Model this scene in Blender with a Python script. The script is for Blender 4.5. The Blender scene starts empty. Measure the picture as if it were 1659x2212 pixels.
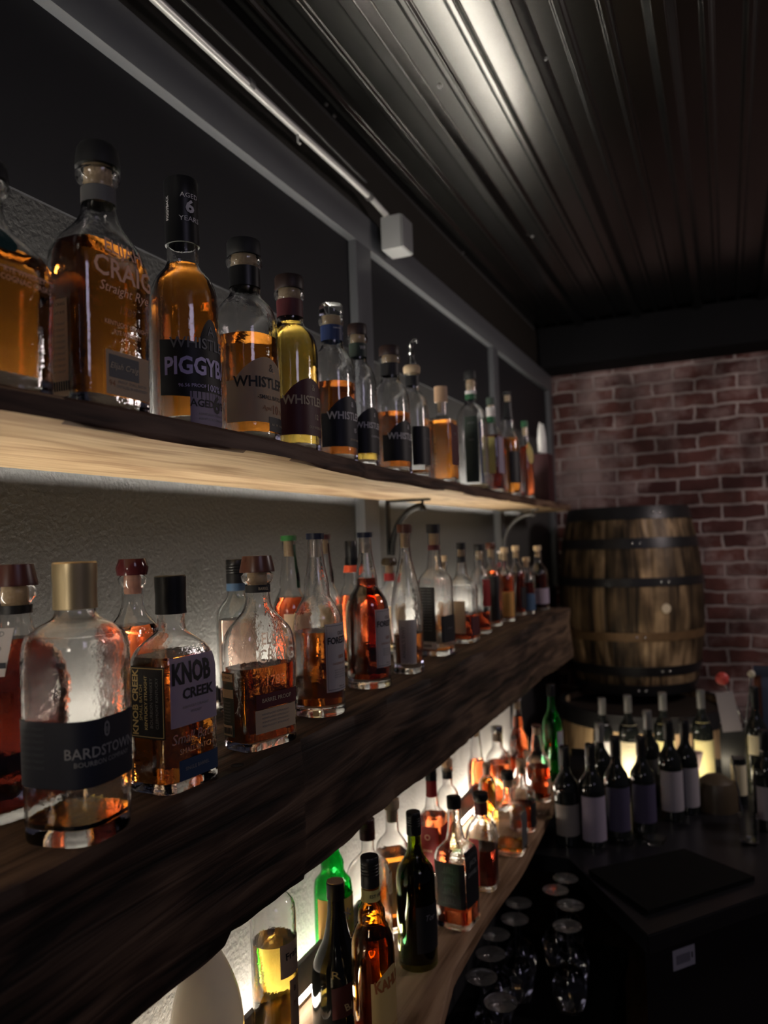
import bpy, bmesh, math, random
import numpy as np
from mathutils import Vector, Matrix, noise
from math import sin, cos, pi, radians, atan2, sqrt
random.seed(7)
SC = bpy.context.scene
COL = SC.collection

# ------------------------------------------------------------------ camera
FPX, WPX, HPX = 1660., 1659, 2212
_yaw, _pit, _rol = radians(24.), radians(2.25), radians(2.)
FW = np.array([-sin(_yaw)*cos(_pit), cos(_yaw)*cos(_pit), sin(_pit)])
_r0 = np.array([cos(_yaw), sin(_yaw), 0.]); _u0 = np.cross(_r0, FW)
RT = cos(_rol)*_r0 - sin(_rol)*_u0
UP = np.cross(RT, FW)
cd = bpy.data.cameras.new('camera'); cam = bpy.data.objects.new('camera', cd); COL.objects.link(cam)
M = Matrix.Identity(4)
for i in range(3):
    M[i][0], M[i][1], M[i][2] = RT[i], UP[i], -FW[i]
cam.matrix_world = M
cd.sensor_fit = 'HORIZONTAL'; cd.sensor_width = 36; cd.lens = 36*FPX/WPX
cd.clip_start = .02; cd.clip_end = 60
cd.dof.use_dof = True; cd.dof.focus_distance = 1.05; cd.dof.aperture_fstop = 5.0
SC.camera = cam

def ray(x, y): return FW + (x-WPX/2)/FPX*RT - (y-HPX/2)/FPX*UP
def onz(x, y, z): d = ray(x, y); return d*z/d[2]
def onx(x, y, X): d = ray(x, y); return d*X/d[0]
def ony(x, y, Y): d = ray(x, y); return d*Y/d[1]
def depth(p): return float(np.dot(np.array(p), FW))

# ------------------------------------------------------------------ world, exposure, large lights
w = bpy.data.worlds.new('world'); SC.world = w; w.use_nodes = True
w.node_tree.nodes['Background'].inputs[0].default_value = (.55, .52, .75, 1)
w.node_tree.nodes['Background'].inputs[1].default_value = .012
SC.view_settings.view_transform = 'Standard'; SC.view_settings.look = 'None'
SC.view_settings.gamma = 1; SC.view_settings.exposure = 1.0; SC.view_settings.use_curve_mapping = False

def area_light(name, loc, target, size, power, col, sy=None):
    l = bpy.data.lights.new(name, 'AREA'); l.energy = power; l.color = col; l.size = size
    if sy: l.shape = 'RECTANGLE'; l.size_y = sy
    o = bpy.data.objects.new(name, l); COL.objects.link(o); o.location = loc
    o.rotation_euler = (Vector(target)-Vector(loc)).to_track_quat('-Z', 'Y').to_euler()
    return o
LED_UP, LED_MID, LED_LOW = 55, 36, 22
area_light('bar_room_lamp', (1.6, -.2, 1.0), (-.6, 1.3, -.1), .7, 2.2, (.80, .72, 1.0))
area_light('pendant_lamp', (1.35, 3.0, .75), (-.4, 3.6, -.3), .35, 7.0, (1., .84, .80))
area_light('near_fill_light', (-.50, -1.4, .30), (-.66, 1.2, -.10), .3, 3.0, (1., .90, .78))  # added unseen fill behind the camera, for side labels and the beam top
CY = SC.cycles
CY.use_adaptive_sampling = True; CY.adaptive_threshold = .03
CY.use_denoising = True
try: CY.denoiser = 'OPENIMAGEDENOISE'
except Exception: pass
CY.max_bounces = 20; CY.transmission_bounces = 20; CY.diffuse_bounces = 3; CY.glossy_bounces = 4
CY.transparent_max_bounces = 12; CY.sample_clamp_indirect = 4; CY.blur_glossy = .6
CY.caustics_reflective = False; CY.caustics_refractive = True

# ------------------------------------------------------------------ materials
MATS = {}
def mat(name, col=(.8, .8, .8), rough=.5, metal=0., trans=0., ior=1.45, emis=None, es=0., bump=0., bscale=60., spec=.5, var=None, vscale=20., coat=0.):
    if name in MATS: return MATS[name]
    m = bpy.data.materials.new(name); m.use_nodes = True; nt = m.node_tree
    b = nt.nodes['Principled BSDF']
    b.inputs['Base Color'].default_value = (*col, 1); b.inputs['Roughness'].default_value = rough
    b.inputs['Metallic'].default_value = metal; b.inputs['Transmission Weight'].default_value = trans
    b.inputs['IOR'].default_value = ior; b.inputs['Specular IOR Level'].default_value = spec
    b.inputs['Coat Weight'].default_value = coat
    if emis: b.inputs['Emission Color'].default_value = (*emis, 1); b.inputs['Emission Strength'].default_value = es
    if bump or var:
        tc = nt.nodes.new('ShaderNodeTexCoord'); n = nt.nodes.new('ShaderNodeTexNoise')
        nt.links.new(tc.outputs['Object'], n.inputs['Vector']); n.inputs['Detail'].default_value = 5
        n.inputs['Scale'].default_value = bscale
        if bump:
            bp = nt.nodes.new('ShaderNodeBump'); bp.inputs['Strength'].default_value = bump; bp.inputs['Distance'].default_value = .004
            nt.links.new(n.outputs['Fac'], bp.inputs['Height']); nt.links.new(bp.outputs['Normal'], b.inputs['Normal'])
        if var:
            n2 = nt.nodes.new('ShaderNodeTexNoise'); n2.inputs['Scale'].default_value = vscale; n2.inputs['Detail'].default_value = 4
            nt.links.new(tc.outputs['Object'], n2.inputs['Vector'])
            mx = nt.nodes.new('ShaderNodeMix'); mx.data_type = 'RGBA'
            mx.inputs[6].default_value = (*col, 1); mx.inputs[7].default_value = (*var, 1)
            nt.links.new(n2.outputs['Fac'], mx.inputs[0]); nt.links.new(mx.outputs[2], b.inputs['Base Color'])
    MATS[name] = m; return m

def wood(name, cols, axis='Y', grain=9., rough=.6, bump=.35, knots=True, speck=0.):
    """planks of sawn timber: long grain lines, knots, cracks"""
    m = bpy.data.materials.new(name); m.use_nodes = True; nt = m.node_tree; L = nt.links.new
    b = nt.nodes['Principled BSDF']; b.inputs['Roughness'].default_value = rough
    b.inputs['Specular IOR Level'].default_value = .25
    tc = nt.nodes.new('ShaderNodeTexCoord'); mp = nt.nodes.new('ShaderNodeMapping')
    s = [grain*7]*3; s['XYZ'.index(axis)] = grain*.32; mp.inputs['Scale'].default_value = s
    L(tc.outputs['Object'], mp.inputs['Vector'])
    n = nt.nodes.new('ShaderNodeTexNoise'); n.inputs['Scale'].default_value = 1; n.inputs['Detail'].default_value = 7; n.inputs['Distortion'].default_value = 1.4
    L(mp.outputs['Vector'], n.inputs['Vector'])
    mp2 = nt.nodes.new('ShaderNodeMapping'); s2 = [grain*1.5]*3; s2['XYZ'.index(axis)] = grain*.25; mp2.inputs['Scale'].default_value = s2
    L(tc.outputs['Object'], mp2.inputs['Vector'])
    n2 = nt.nodes.new('ShaderNodeTexNoise'); n2.inputs['Scale'].default_value = 1; n2.inputs['Detail'].default_value = 3; L(mp2.outputs['Vector'], n2.inputs['Vector'])
    wv = nt.nodes.new('ShaderNodeMath'); wv.operation = 'MULTIPLY'; wv.inputs[1].default_value = 26
    L(n2.outputs['Fac'], wv.inputs[0])
    sn = nt.nodes.new('ShaderNodeMath'); sn.operation = 'SINE'; L(wv.outputs[0], sn.inputs[0])
    ad = nt.nodes.new('ShaderNodeMath'); ad.operation = 'MULTIPLY_ADD'; ad.inputs[1].default_value = .13; L(sn.outputs[0], ad.inputs[0]); L(n.outputs['Fac'], ad.inputs[2])
    cr = nt.nodes.new('ShaderNodeValToRGB'); L(ad.outputs[0], cr.inputs['Fac'])
    e = cr.color_ramp.elements; e[0].position = .28; e[0].color = (*cols[0], 1); e[1].position = .72; e[1].color = (*cols[2], 1)
    k = e.new(.5); k.color = (*cols[1], 1)
    out = cr.outputs['Color']
    if knots:
        mp3 = nt.nodes.new('ShaderNodeMapping'); s3 = [9.]*3; s3['XYZ'.index(axis)] = 4.; mp3.inputs['Scale'].default_value = s3
        L(tc.outputs['Object'], mp3.inputs['Vector'])
        v = nt.nodes.new('ShaderNodeTexVoronoi'); v.inputs['Scale'].default_value = .8; L(mp3.outputs['Vector'], v.inputs['Vector'])
        r = nt.nodes.new('ShaderNodeMapRange'); r.inputs['From Min'].default_value = .05; r.inputs['From Max'].default_value = .13
        r.inputs['To Min'].default_value = .25; r.inputs['To Max'].default_value = 1.; L(v.outputs['Distance'], r.inputs['Value'])
        mx = nt.nodes.new('ShaderNodeMix'); mx.data_type = 'RGBA'; mx.blend_type = 'MULTIPLY'; mx.inputs[0].default_value = .8
        L(out, mx.inputs[6]); L(r.outputs[0], mx.inputs[7]); out = mx.outputs[2]
    L(out, b.inputs['Base Color'])
    bp = nt.nodes.new('ShaderNodeBump'); bp.inputs['Strength'].default_value = bump; bp.inputs['Distance'].default_value = .004
    L(ad.outputs[0], bp.inputs['Height']); L(bp.outputs['Normal'], b.inputs['Normal'])
    MATS[name] = m; return m

def brick_mat():
    m = bpy.data.materials.new('old_brick'); m.use_nodes = True; nt = m.node_tree; L = nt.links.new
    b = nt.nodes['Principled BSDF']; b.inputs['Roughness'].default_value = .85; b.inputs['Specular IOR Level'].default_value = .2
    tc = nt.nodes.new('ShaderNodeTexCoord'); sx = nt.nodes.new('ShaderNodeSeparateXYZ'); L(tc.outputs['Object'], sx.inputs[0])
    cx = nt.nodes.new('ShaderNodeCombineXYZ'); L(sx.outputs['X'], cx.inputs['X']); L(sx.outputs['Z'], cx.inputs['Y'])
    n0 = nt.nodes.new('ShaderNodeTexNoise'); n0.inputs['Scale'].default_value = 9; n0.inputs['Detail'].default_value = 3; L(cx.outputs[0], n0.inputs['Vector'])
    vm = nt.nodes.new('ShaderNodeVectorMath'); vm.operation = 'MULTIPLY_ADD'; vm.inputs[1].default_value = (.045, .034, 0)
    L(n0.outputs['Color'], vm.inputs[0]); L(cx.outputs[0], vm.inputs[2])
    br = nt.nodes.new('ShaderNodeTexBrick'); L(vm.outputs[0], br.inputs['Vector'])
    br.inputs['Scale'].default_value = 1; br.inputs['Brick Width'].default_value = .215; br.inputs['Row Height'].default_value = .078
    br.inputs['Mortar Size'].default_value = .0085; br.inputs['Mortar Smooth'].default_value = .5; br.inputs['Bias'].default_value = -.1
    br.inputs['Color1'].default_value = (.075, .030, .028, 1); br.inputs['Color2'].default_value = (.155, .062, .052, 1)
    br.inputs['Mortar'].default_value = (.40, .34, .325, 1)
    # lime wash / wear patches
    n1 = nt.nodes.new('ShaderNodeTexNoise'); n1.inputs['Scale'].default_value = 3.2; n1.inputs['Detail'].default_value = 9; n1.inputs['Roughness'].default_value = .68; L(tc.outputs['Object'], n1.inputs['Vector'])
    r1 = nt.nodes.new('ShaderNodeMapRange'); r1.inputs['From Min'].default_value = .46; r1.inputs['From Max'].default_value = .60; r1.inputs['To Max'].default_value = .7; L(n1.outputs['Fac'], r1.inputs['Value'])
    mx = nt.nodes.new('ShaderNodeMix'); mx.data_type = 'RGBA'; L(r1.outputs[0], mx.inputs[0]); L(br.outputs['Color'], mx.inputs[6]); mx.inputs[7].default_value = (.36, .27, .26, 1)
    n2 = nt.nodes.new('ShaderNodeTexNoise'); n2.inputs['Scale'].default_value = 5.; n2.inputs['Detail'].default_value = 4; L(tc.outputs['Object'], n2.inputs['Vector'])
    r2 = nt.nodes.new('ShaderNodeMapRange'); r2.inputs['From Min'].default_value = .35; r2.inputs['From Max'].default_value = .65; r2.inputs['To Min'].default_value = .35; r2.inputs['To Max'].default_value = 1.25; L(n2.outputs['Fac'], r2.inputs['Value'])
    m2 = nt.nodes.new('ShaderNodeMix'); m2.data_type = 'RGBA'; m2.blend_type = 'MULTIPLY'; m2.inputs[0].default_value = .8; L(mx.outputs[2], m2.inputs[6]); L(r2.outputs[0], m2.inputs[7])
    L(m2.outputs[2], b.inputs['Base Color'])
    bp = nt.nodes.new('ShaderNodeBump'); bp.inputs['Strength'].default_value = .8; bp.inputs['Distance'].default_value = .012; bp.invert = True
    L(br.outputs['Fac'], bp.inputs['Height']); L(bp.outputs['Normal'], b.inputs['Normal'])
    return m

GLASS = mat('clear_glass', (1, 1, 1), 0, trans=1, ior=1.5, bump=.35, bscale=28)
GLASS_T = mat('faint_tint_glass', (.93, .96, .95), 0, trans=1, ior=1.47)
GREENG = mat('bright_green_glass', (.05, .62, .16), 0, trans=1, ior=1.47)
OLIVEG = mat('dark_olive_glass', (.20, .24, .02), 0, trans=1, ior=1.47)
BROWNG = mat('brown_glass', (.70, .36, .06), 0, trans=1, ior=1.47)
BLACKG = mat('black_bottle_glass', (.012, .014, .013), .06, spec=.6)
WHITEG = mat('white_ceramic', (.82, .77, .66), .12, spec=.5)
def liq(name, c): return mat(name, c, 0, trans=1, ior=1.35)
LQ = dict(orange=liq('orange_whiskey', (.80, .28, .035)), amber=liq('amber_whiskey', (.85, .26, .03)), dark=liq('dark_whiskey', (.26, .04, .01)),
          red=liq('red_whiskey', (.50, .075, .02)), gold=liq('gold_liqueur', (.98, .66, .12)), brown=liq('brown_whiskey', (.46, .13, .02)),
          deep=liq('deep_red_whiskey', (.10, .012, .006)), pink=liq('pale_rose_liquor', (.93, .60, .50)), wine=liq('dark_red_wine', (.05, .01, .01)),
          coral=liq('coral_aperitif', (.92, .20, .06)), pale=liq('pale_straw_liquor', (1., .86, .5)))
BLACK = mat('black_plastic', (.010, .010, .011), .35); BLACKM = mat('matte_black_stopper', (.008, .008, .009), .6)
DRED = mat('dark_red_stopper', (.055, .014, .012), .35); DBROWN = mat('brown_stopper', (.095, .038, .026), .3)
GOLDC = mat('brushed_gold_foil', (.62, .50, .30), .32, metal=.85); CORK = mat('cork', (.62, .48, .30), .8, bump=.3, bscale=300, var=(.42, .3, .17), vscale=300)
BRASS = mat('brass_cap', (.60, .40, .24), .4, metal=.2); SILV = mat('silver_metal', (.6, .6, .6), .25, metal=1)
CREAM = mat('cream_paper', (.74, .58, .38), .7); WPAPER = mat('white_paper', (.66, .63, .62), .7); LPAPER = mat('lavender_paper', (.50, .43, .55), .7)
KPAPER = mat('black_paper', (.009, .009, .011), .55); NAVY = mat('navy_paper', (.007, .009, .018), .55); MAROON = mat('maroon_paper', (.085, .014, .018), .55)
BLUEP = mat('blue_paper', (.015, .03, .10), .5); GREENP = mat('green_paper', (.015, .07, .03), .5); REDP = mat('red_paper', (.35, .03, .03), .5)
DGREEN = mat('dark_green_paper', (.03, .045, .035), .6); OPAPER = mat('tan_paper', (.85, .48, .14), .7); TEAL = mat('teal_disc', (.0, .035, .035), .5)
GREYP = mat('grey_paper', (.10, .10, .10), .6); YPAPER = mat('yellow_paper', (.66, .60, .22), .6); LBLUE = mat('light_blue_paper', (.05, .10, .18), .5)
I_BLACK = mat('black_ink', (.012, .012, .012), .6); I_WHITE = mat('white_ink', (.75, .73, .72), .6); I_CREAM = mat('cream_ink', (.60, .50, .34), .6)
I_PEACH = mat('peach_print', (1., .58, .38), .55); I_GOLD = mat('gold_ink', (.62, .48, .20), .45); I_GREY = mat('grey_ink', (.22, .22, .22), .6)
I_LAV = mat('lavender_ink', (.62, .55, .85), .5); I_BROWN = mat('brown_ink', (.30, .10, .03), .6); I_RED = mat('red_ink', (.4, .03, .03), .6)
EMBOSS = mat('embossed_glass', (.9, .88, .8), .25, trans=.75, ior=1.4)

for m_ in (WHITEG, CREAM, WPAPER, LPAPER, OPAPER, REDP, YPAPER):   # thin label paper lets some light through
    nt_ = m_.node_tree; b_ = nt_.nodes['Principled BSDF']; o_ = nt_.nodes['Material Output']
    tr_ = nt_.nodes.new('ShaderNodeBsdfTranslucent'); tr_.inputs['Color'].default_value = b_.inputs['Base Color'].default_value
    mx_ = nt_.nodes.new('ShaderNodeMixShader'); mx_.inputs[0].default_value = .35
    nt_.links.new(b_.outputs[0], mx_.inputs[1]); nt_.links.new(tr_.outputs[0], mx_.inputs[2]); nt_.links.new(mx_.outputs[0], o_.inputs['Surface'])

# ------------------------------------------------------------------ mesh helpers
def link(name, me, m=None, parent=None, smooth=None):
    o = bpy.data.objects.new(name, me); COL.objects.link(o)
    if m is not None: me.materials.append(m)
    if smooth is not None and len(me.polygons):
        me.polygons.foreach_set('use_smooth', [True]*len(me.polygons)); me.set_sharp_from_angle(angle=radians(smooth))
    if parent is not None: o.parent = parent
    return o
def from_bm(name, bm, m=None, parent=None, smooth=None, recalc=True):
    if recalc: bmesh.ops.recalc_face_normals(bm, faces=bm.faces[:])
    me = bpy.data.meshes.new(name); bm.to_mesh(me); bm.free()
    return link(name, me, m, parent, smooth)
def tag(o, label=None, cat=None, group=None, kind=None):
    if label: o['label'] = label
    if cat: o['category'] = cat
    if group: o['group'] = group
    if kind: o['kind'] = kind
    return o
def empty(name, loc, rz=0, **k):
    o = bpy.data.objects.new(name, None); COL.objects.link(o); o.location = loc; o.rotation_euler = (0, 0, rz); o.empty_display_size = .02
    tag(o, **k); return o
def addbox(bm, lo, hi, bev=0):
    vs = [bm.verts.new((x, y, z)) for x in (lo[0], hi[0]) for y in (lo[1], hi[1]) for z in (lo[2], hi[2])]
    for f in ((0, 1, 3, 2), (4, 6, 7, 5), (0, 4, 5, 1), (2, 3, 7, 6), (0, 2, 6, 4), (1, 5, 7, 3)): bm.faces.new([vs[i] for i in f])
    if bev:
        es = list({e for v in vs for e in v.link_edges}); bmesh.ops.bevel(bm, geom=es, offset=bev, segments=2, affect='EDGES', profile=.6)
def box(name, lo, hi, m, parent=None, bev=0, smooth=40):
    bm = bmesh.new(); addbox(bm, lo, hi, bev); return from_bm(name, bm, m, parent, smooth if bev else None)
def prism(name, pts, z0, z1, m, parent=None, bev=0):
    bm = bmesh.new(); a = [bm.verts.new((p[0], p[1], z0)) for p in pts]; b = [bm.verts.new((p[0], p[1], z1)) for p in pts]
    bm.faces.new(a[::-1]); bm.faces.new(b)
    for i in range(len(pts)): j = (i+1) % len(pts); bm.faces.new((a[i], a[j], b[j], b[i]))
    if bev: bmesh.ops.bevel(bm, geom=bm.edges[:], offset=bev, segments=2, affect='EDGES')
    return from_bm(name, bm, m, parent)
def tube(name, pts, r, m, parent=None, seg=10):
    bm = bmesh.new(); rings = []
    for i, p in enumerate(pts):
        p = Vector(p); d = (Vector(pts[min(i+1, len(pts)-1)])-Vector(pts[max(i-1, 0)])).normalized()
        a = d.orthogonal().normalized() if i == 0 else (ref - d*ref.dot(d)).normalized()
        ref = a; b = d.cross(a); rr = r[i] if isinstance(r, (list, tuple)) else r
        rings.append([bm.verts.new(p+rr*(cos(2*pi*k/seg)*a+sin(2*pi*k/seg)*b)) for k in range(seg)])
    for A, B in zip(rings, rings[1:]):
        for k in range(seg): bm.faces.new((A[k], A[(k+1) % seg], B[(k+1) % seg], B[k]))
    bm.faces.new(rings[0][::-1]); bm.faces.new(rings[-1])
    return from_bm(name, bm, m, parent, 50)
def lathe(name, prof, m, parent=None, seg=32, loc=(0, 0, 0), smooth=35):
    """prof: (r, z) outline, closed at the axis where r == 0"""
    bm = bmesh.new(); rings = []
    for r, z in prof:
        if r < 1e-6: rings.append([bm.verts.new((loc[0], loc[1], loc[2]+z))])
        else: rings.append([bm.verts.new((loc[0]+r*cos(2*pi*k/seg), loc[1]+r*sin(2*pi*k/seg), loc[2]+z)) for k in range(seg)])
    for A, B in zip(rings, rings[1:]):
        for k in range(seg):
            q = [A[k % len(A)], A[(k+1) % seg % len(A)], B[(k+1) % seg % len(B)], B[k % len(B)]]
            u = []
            for v in q:
                if v not in u: u.append(v)
            if len(u) > 2: bm.faces.new(u)
    if len(rings[0]) > 1 and len(rings[-1]) > 1 and prof[0] != prof[-1]:
        bm.faces.new(rings[0][::-1]); bm.faces.new(rings[-1])
    return from_bm(name, bm, m, parent, smooth)

def pchip(xs, ys, xq):
    xs = np.array(xs, float); ys = np.array(ys, float); h = np.diff(xs); d = np.diff(ys)/h; n = len(xs); mm = np.zeros(n)
    for i in range(1, n-1):
        if d[i-1]*d[i] > 0:
            w1, w2 = 2*h[i]+h[i-1], h[i]+2*h[i-1]; mm[i] = (w1+w2)/(w1/d[i-1]+w2/d[i])
    mm[0], mm[-1] = d[0], d[-1]
    idx = np.clip(np.searchsorted(xs, xq)-1, 0, n-2); t = (xq-xs[idx])/h[idx]; H = h[idx]
    return (2*t**3-3*t**2+1)*ys[idx]+(t**3-2*t**2+t)*H*mm[idx]+(-2*t**3+3*t**2)*ys[idx+1]+(t**3-t**2)*H*mm[idx+1]

def se_r(th, a, b, n):
    return (abs(cos(th)/a)**n+abs(sin(th)/b)**n)**(-1./n)

class Shape:
    """bottle glass outline; keys (zf, t): t=1 body half sizes (a, b, n), t=0 round neck of radius rn; t<0 flares out (lip)"""
    def __init__(s, h, a, b, n, rn, keys, dense=46):
        s.h, s.a, s.b, s.n, s.rn = h, a, b, n, rn
        zs = [k[0]*h for k in keys]; ts = [k[1] for k in keys]
        q = sorted(set(list(np.linspace(zs[0], zs[-1], dense))+zs+[.0025]))
        s.z = np.array([v for v in q if zs[0] <= v <= zs[-1]]); s.t = pchip(zs, ts, s.z); s.top = zs[-1]
    def abn(s, z):
        t = float(np.interp(z, s.z, s.t))
        if t < 0: r = s.rn*(1-t); return r, r, 2.
        k = min(1., t*1.25); return s.rn+(s.a-s.rn)*t, s.rn+(s.b-s.rn)*t, 2.+(s.n-2.)*k**1.5
    def pt(s, z, th, off=0.):
        a, b, n = s.abn(z); r = se_r(th, a, b, n)
        if off:
            e = .01; p0 = se_r(th-e, a, b, n); p1 = se_r(th+e, a, b, n)
            tx, ty = p1*cos(th+e)-p0*cos(th-e), p1*sin(th+e)-p0*sin(th-e); l = sqrt(tx*tx+ty*ty)
            return Vector((r*cos(th)+off*ty/l, r*sin(th)-off*tx/l, z))
        return Vector((r*cos(th), r*sin(th), z))
    def arc(s, z):
        a, b, n = s.abn(z); ths = np.linspace(-pi*1.5, pi*1.5, 721)
        P = np.array([(se_r(t, a, b, n)*cos(t), se_r(t, a, b, n)*sin(t)) for t in ths])
        L = np.concatenate([[0], np.cumsum(np.hypot(*np.diff(P, axis=0).T))]); L -= L[360]
        return lambda q: float(np.interp(q, L, ths))

def ring_stack(bm, shape, zs, inset, seg):
    out = []
    for z in zs:
        a, b, n = shape.abn(z); a -= inset; b -= inset
        out.append([bm.verts.new((se_r(2*pi*k/seg+.001, a, b, n)*cos(2*pi*k/seg), se_r(2*pi*k/seg+.001, a, b, n)*sin(2*pi*k/seg), z)) for k in range(seg)])
    return out
def bridge(bm, R, flip=False):
    for A, B in zip(R, R[1:]):
        n = len(A)
        for k in range(n):
            f = (A[k], A[(k+1) % n], B[(k+1) % n], B[k]); bm.faces.new(f[::-1] if flip else f)

TXT = {}
def text_mesh(s, bold=0.):
    key = (s, bold)
    if key in TXT: return TXT[key]
    c = bpy.data.curves.new('txt', 'FONT'); c.body = s; c.size = 1; c.align_x = 'CENTER'; c.align_y = 'CENTER'; c.resolution_u = 2; c.offset = bold
    o = bpy.data.objects.new('txt', c); me = bpy.data.meshes.new_from_object(o)
    bpy.data.objects.remove(o); bpy.data.curves.remove(c)
    TXT[key] = me; return me

def lettering(parent, shape, s, size, s0, z0, m, rot=0., off=.0011, sx=1., bold=0., name='lettering', arcz=None, slant=0.):
    me = text_mesh(s, bold); bm = bmesh.new(); bm.from_mesh(me)
    f = shape.arc(arcz or z0)
    for v in bm.verts: v.co = Vector((v.co.x*size*sx+v.co.y*size*slant, v.co.y*size, 0))
    for _ in range(2):
        es = [e for e in bm.edges if e.calc_length() > .006]
        if es: bmesh.ops.subdivide_edges(bm, edges=es, cuts=1)
    c, sn = cos(rot), sin(rot)
    for v in bm.verts:
        x, y = v.co.x*c-v.co.y*sn, v.co.x*sn+v.co.y*c
        v.co = shape.pt(z0+y, f(s0+x), off)
    me2 = bpy.data.meshes.new(name); bm.to_mesh(me2); bm.free()
    return link(name, me2, m, parent)

def patch(name, shape, z0, z1, s0, s1, m, parent, off=.0006, arch=0., nx=20, nz=10, arcz=None, round_=0., tilt=0.):
    bm = bmesh.new(); f = shape.arc(arcz or (z0+z1)/2); g = []
    for i in range(nx+1):
        u = i/nx; s = s0+(s1-s0)*u; c = 2*u-1; top = z1
        if arch: top = z1-arch*min(1, abs(c)*1.25)**2
        bot = z0
        if round_: e = max(0, abs(c)-(1-round_))/round_; d = (1-sqrt(max(0, 1-e*e)))*(z1-z0)*.5; top -= d; bot += d
        g.append([bm.verts.new(shape.pt(bot+(top-bot)*j/nz+tilt*(s-s0), f(s), off)) for j in range(nz+1)])
    for i in range(nx):
        for j in range(nz): bm.faces.new((g[i][j], g[i+1][j], g[i+1][j+1], g[i][j+1]))
    return from_bm(name, bm, m, parent, 60, recalc=False)

def stopper(parent, kind, z, r, m, h, seg=28):
    """cap on the neck top; z = height where it starts, r = radius"""
    if kind == 'disc':  pr = [(0, 0), (r*.96, 0), (r, h*.1), (r, h*.85), (r*.94, h), (0, h)]
    elif kind == 'dome': pr = [(0, 0), (r, 0), (r, h*.25), (r*.93, h*.8), (r*.80, h), (0, h*1.03)]
    elif kind == 'facet': pr = [(0, 0), (r*.92, 0), (r, h*.45), (r*.80, h), (0, h)]
    elif kind == 'bell': pr = [(0, 0), (r, 0), (r*1.0, h*.12), (r*.82, h), (0, h)]
    elif kind == 'screw':
        pr = [(0, 0), (r*1.0, 0), (r*1.0, h*.40)]
        for i in range(4): q = .42+.11*i; pr += [(r*.94, h*q), (r*1., h*(q+.03)), (r*1., h*(q+.09))]
        pr += [(r*.99, h*.97), (r*.93, h), (0, h)]
    elif kind == 'capsule': pr = [(0, 0), (r*1.02, 0), (r*1.0, h*.5), (r*1.03, h*.72), (r*1.03, h*.97), (r*.97, h), (0, h)]
    else: pr = [(0, 0), (r, 0), (r, h), (0, h)]
    if kind == 'screw' or kind == 'capsule':
        pr = [(r*.86, -.0005)]+pr[1:-1]+[(0, h)]; pr = [(r*.86, h*.9), (r*.86, 0)] + pr[1:]; pr = [(0, h*.9)]+pr
    return lathe('cap', pr, m, parent, seg, (0, 0, z), 38)

KEYS = {  # (height fraction, t)
 'oak':    [(0, .93), (.012, 1), (.48, 1), (.56, .93), (.63, .72), (.68, .36), (.715, .06), (.74, 0), (.855, 0), (.87, -.26), (.895, -.30), (.915, -.1)],
 'decant': [(0, .88), (.012, .93), (.30, .97), (.50, 1), (.565, .93), (.62, .72), (.665, .43), (.70, .20), (.74, .06), (.78, 0), (.85, 0), (.868, -.26), (.895, -.34), (.912, -.08)],
 'round':  [(0, .94), (.015, 1), (.53, 1), (.60, .93), (.655, .74), (.695, .42), (.72, .12), (.74, 0), (.865, 0), (.88, -.16), (.905, -.20), (.922, -.04)],
 'apoth':  [(0, .86), (.012, .90), (.05, .93), (.62, 1), (.68, .98), (.73, .85), (.765, .50), (.79, .12), (.82, 0), (.92, 0)],
 'flask':  [(0, .93), (.015, 1), (.54, 1), (.60, .92), (.66, .68), (.70, .34), (.74, .05), (.78, 0), (.92, 0)],
 'longneck': [(0, .97), (.01, 1.03), (.05, 1), (.46, 1), (.53, .93), (.60, .62), (.65, .33), (.71, .30), (.80, .14), (.90, .02), (.955, 0), (.965, 0)],
 'wine':   [(0, .96), (.012, 1), (.55, 1), (.62, .88), (.68, .45), (.73, .12), (.80, 0), (.955, 0)],
 'square': [(0, .92), (.015, 1), (.52, 1), (.58, .90), (.625, .52), (.66, .22), (.72, .12), (.80, .02), (.90, 0), (.93, 0)],
 'wing':   [(0, .92), (.012, .98), (.06, .90), (.30, 1.05), (.45, 1), (.60, .66), (.72, .26), (.80, .05), (.86, 0), (.94, 0)],
 'cyl':    [(0, .95), (.012, 1), (.70, 1), (.75, .93), (.79, .6), (.82, .2), (.85, 0), (.94, 0)],
 'squat':  [(0, .93), (.015, 1), (.42, 1), (.50, .9), (.57, .45), (.62, .12), (.68, 0), (.90, 0)],
}

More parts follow.
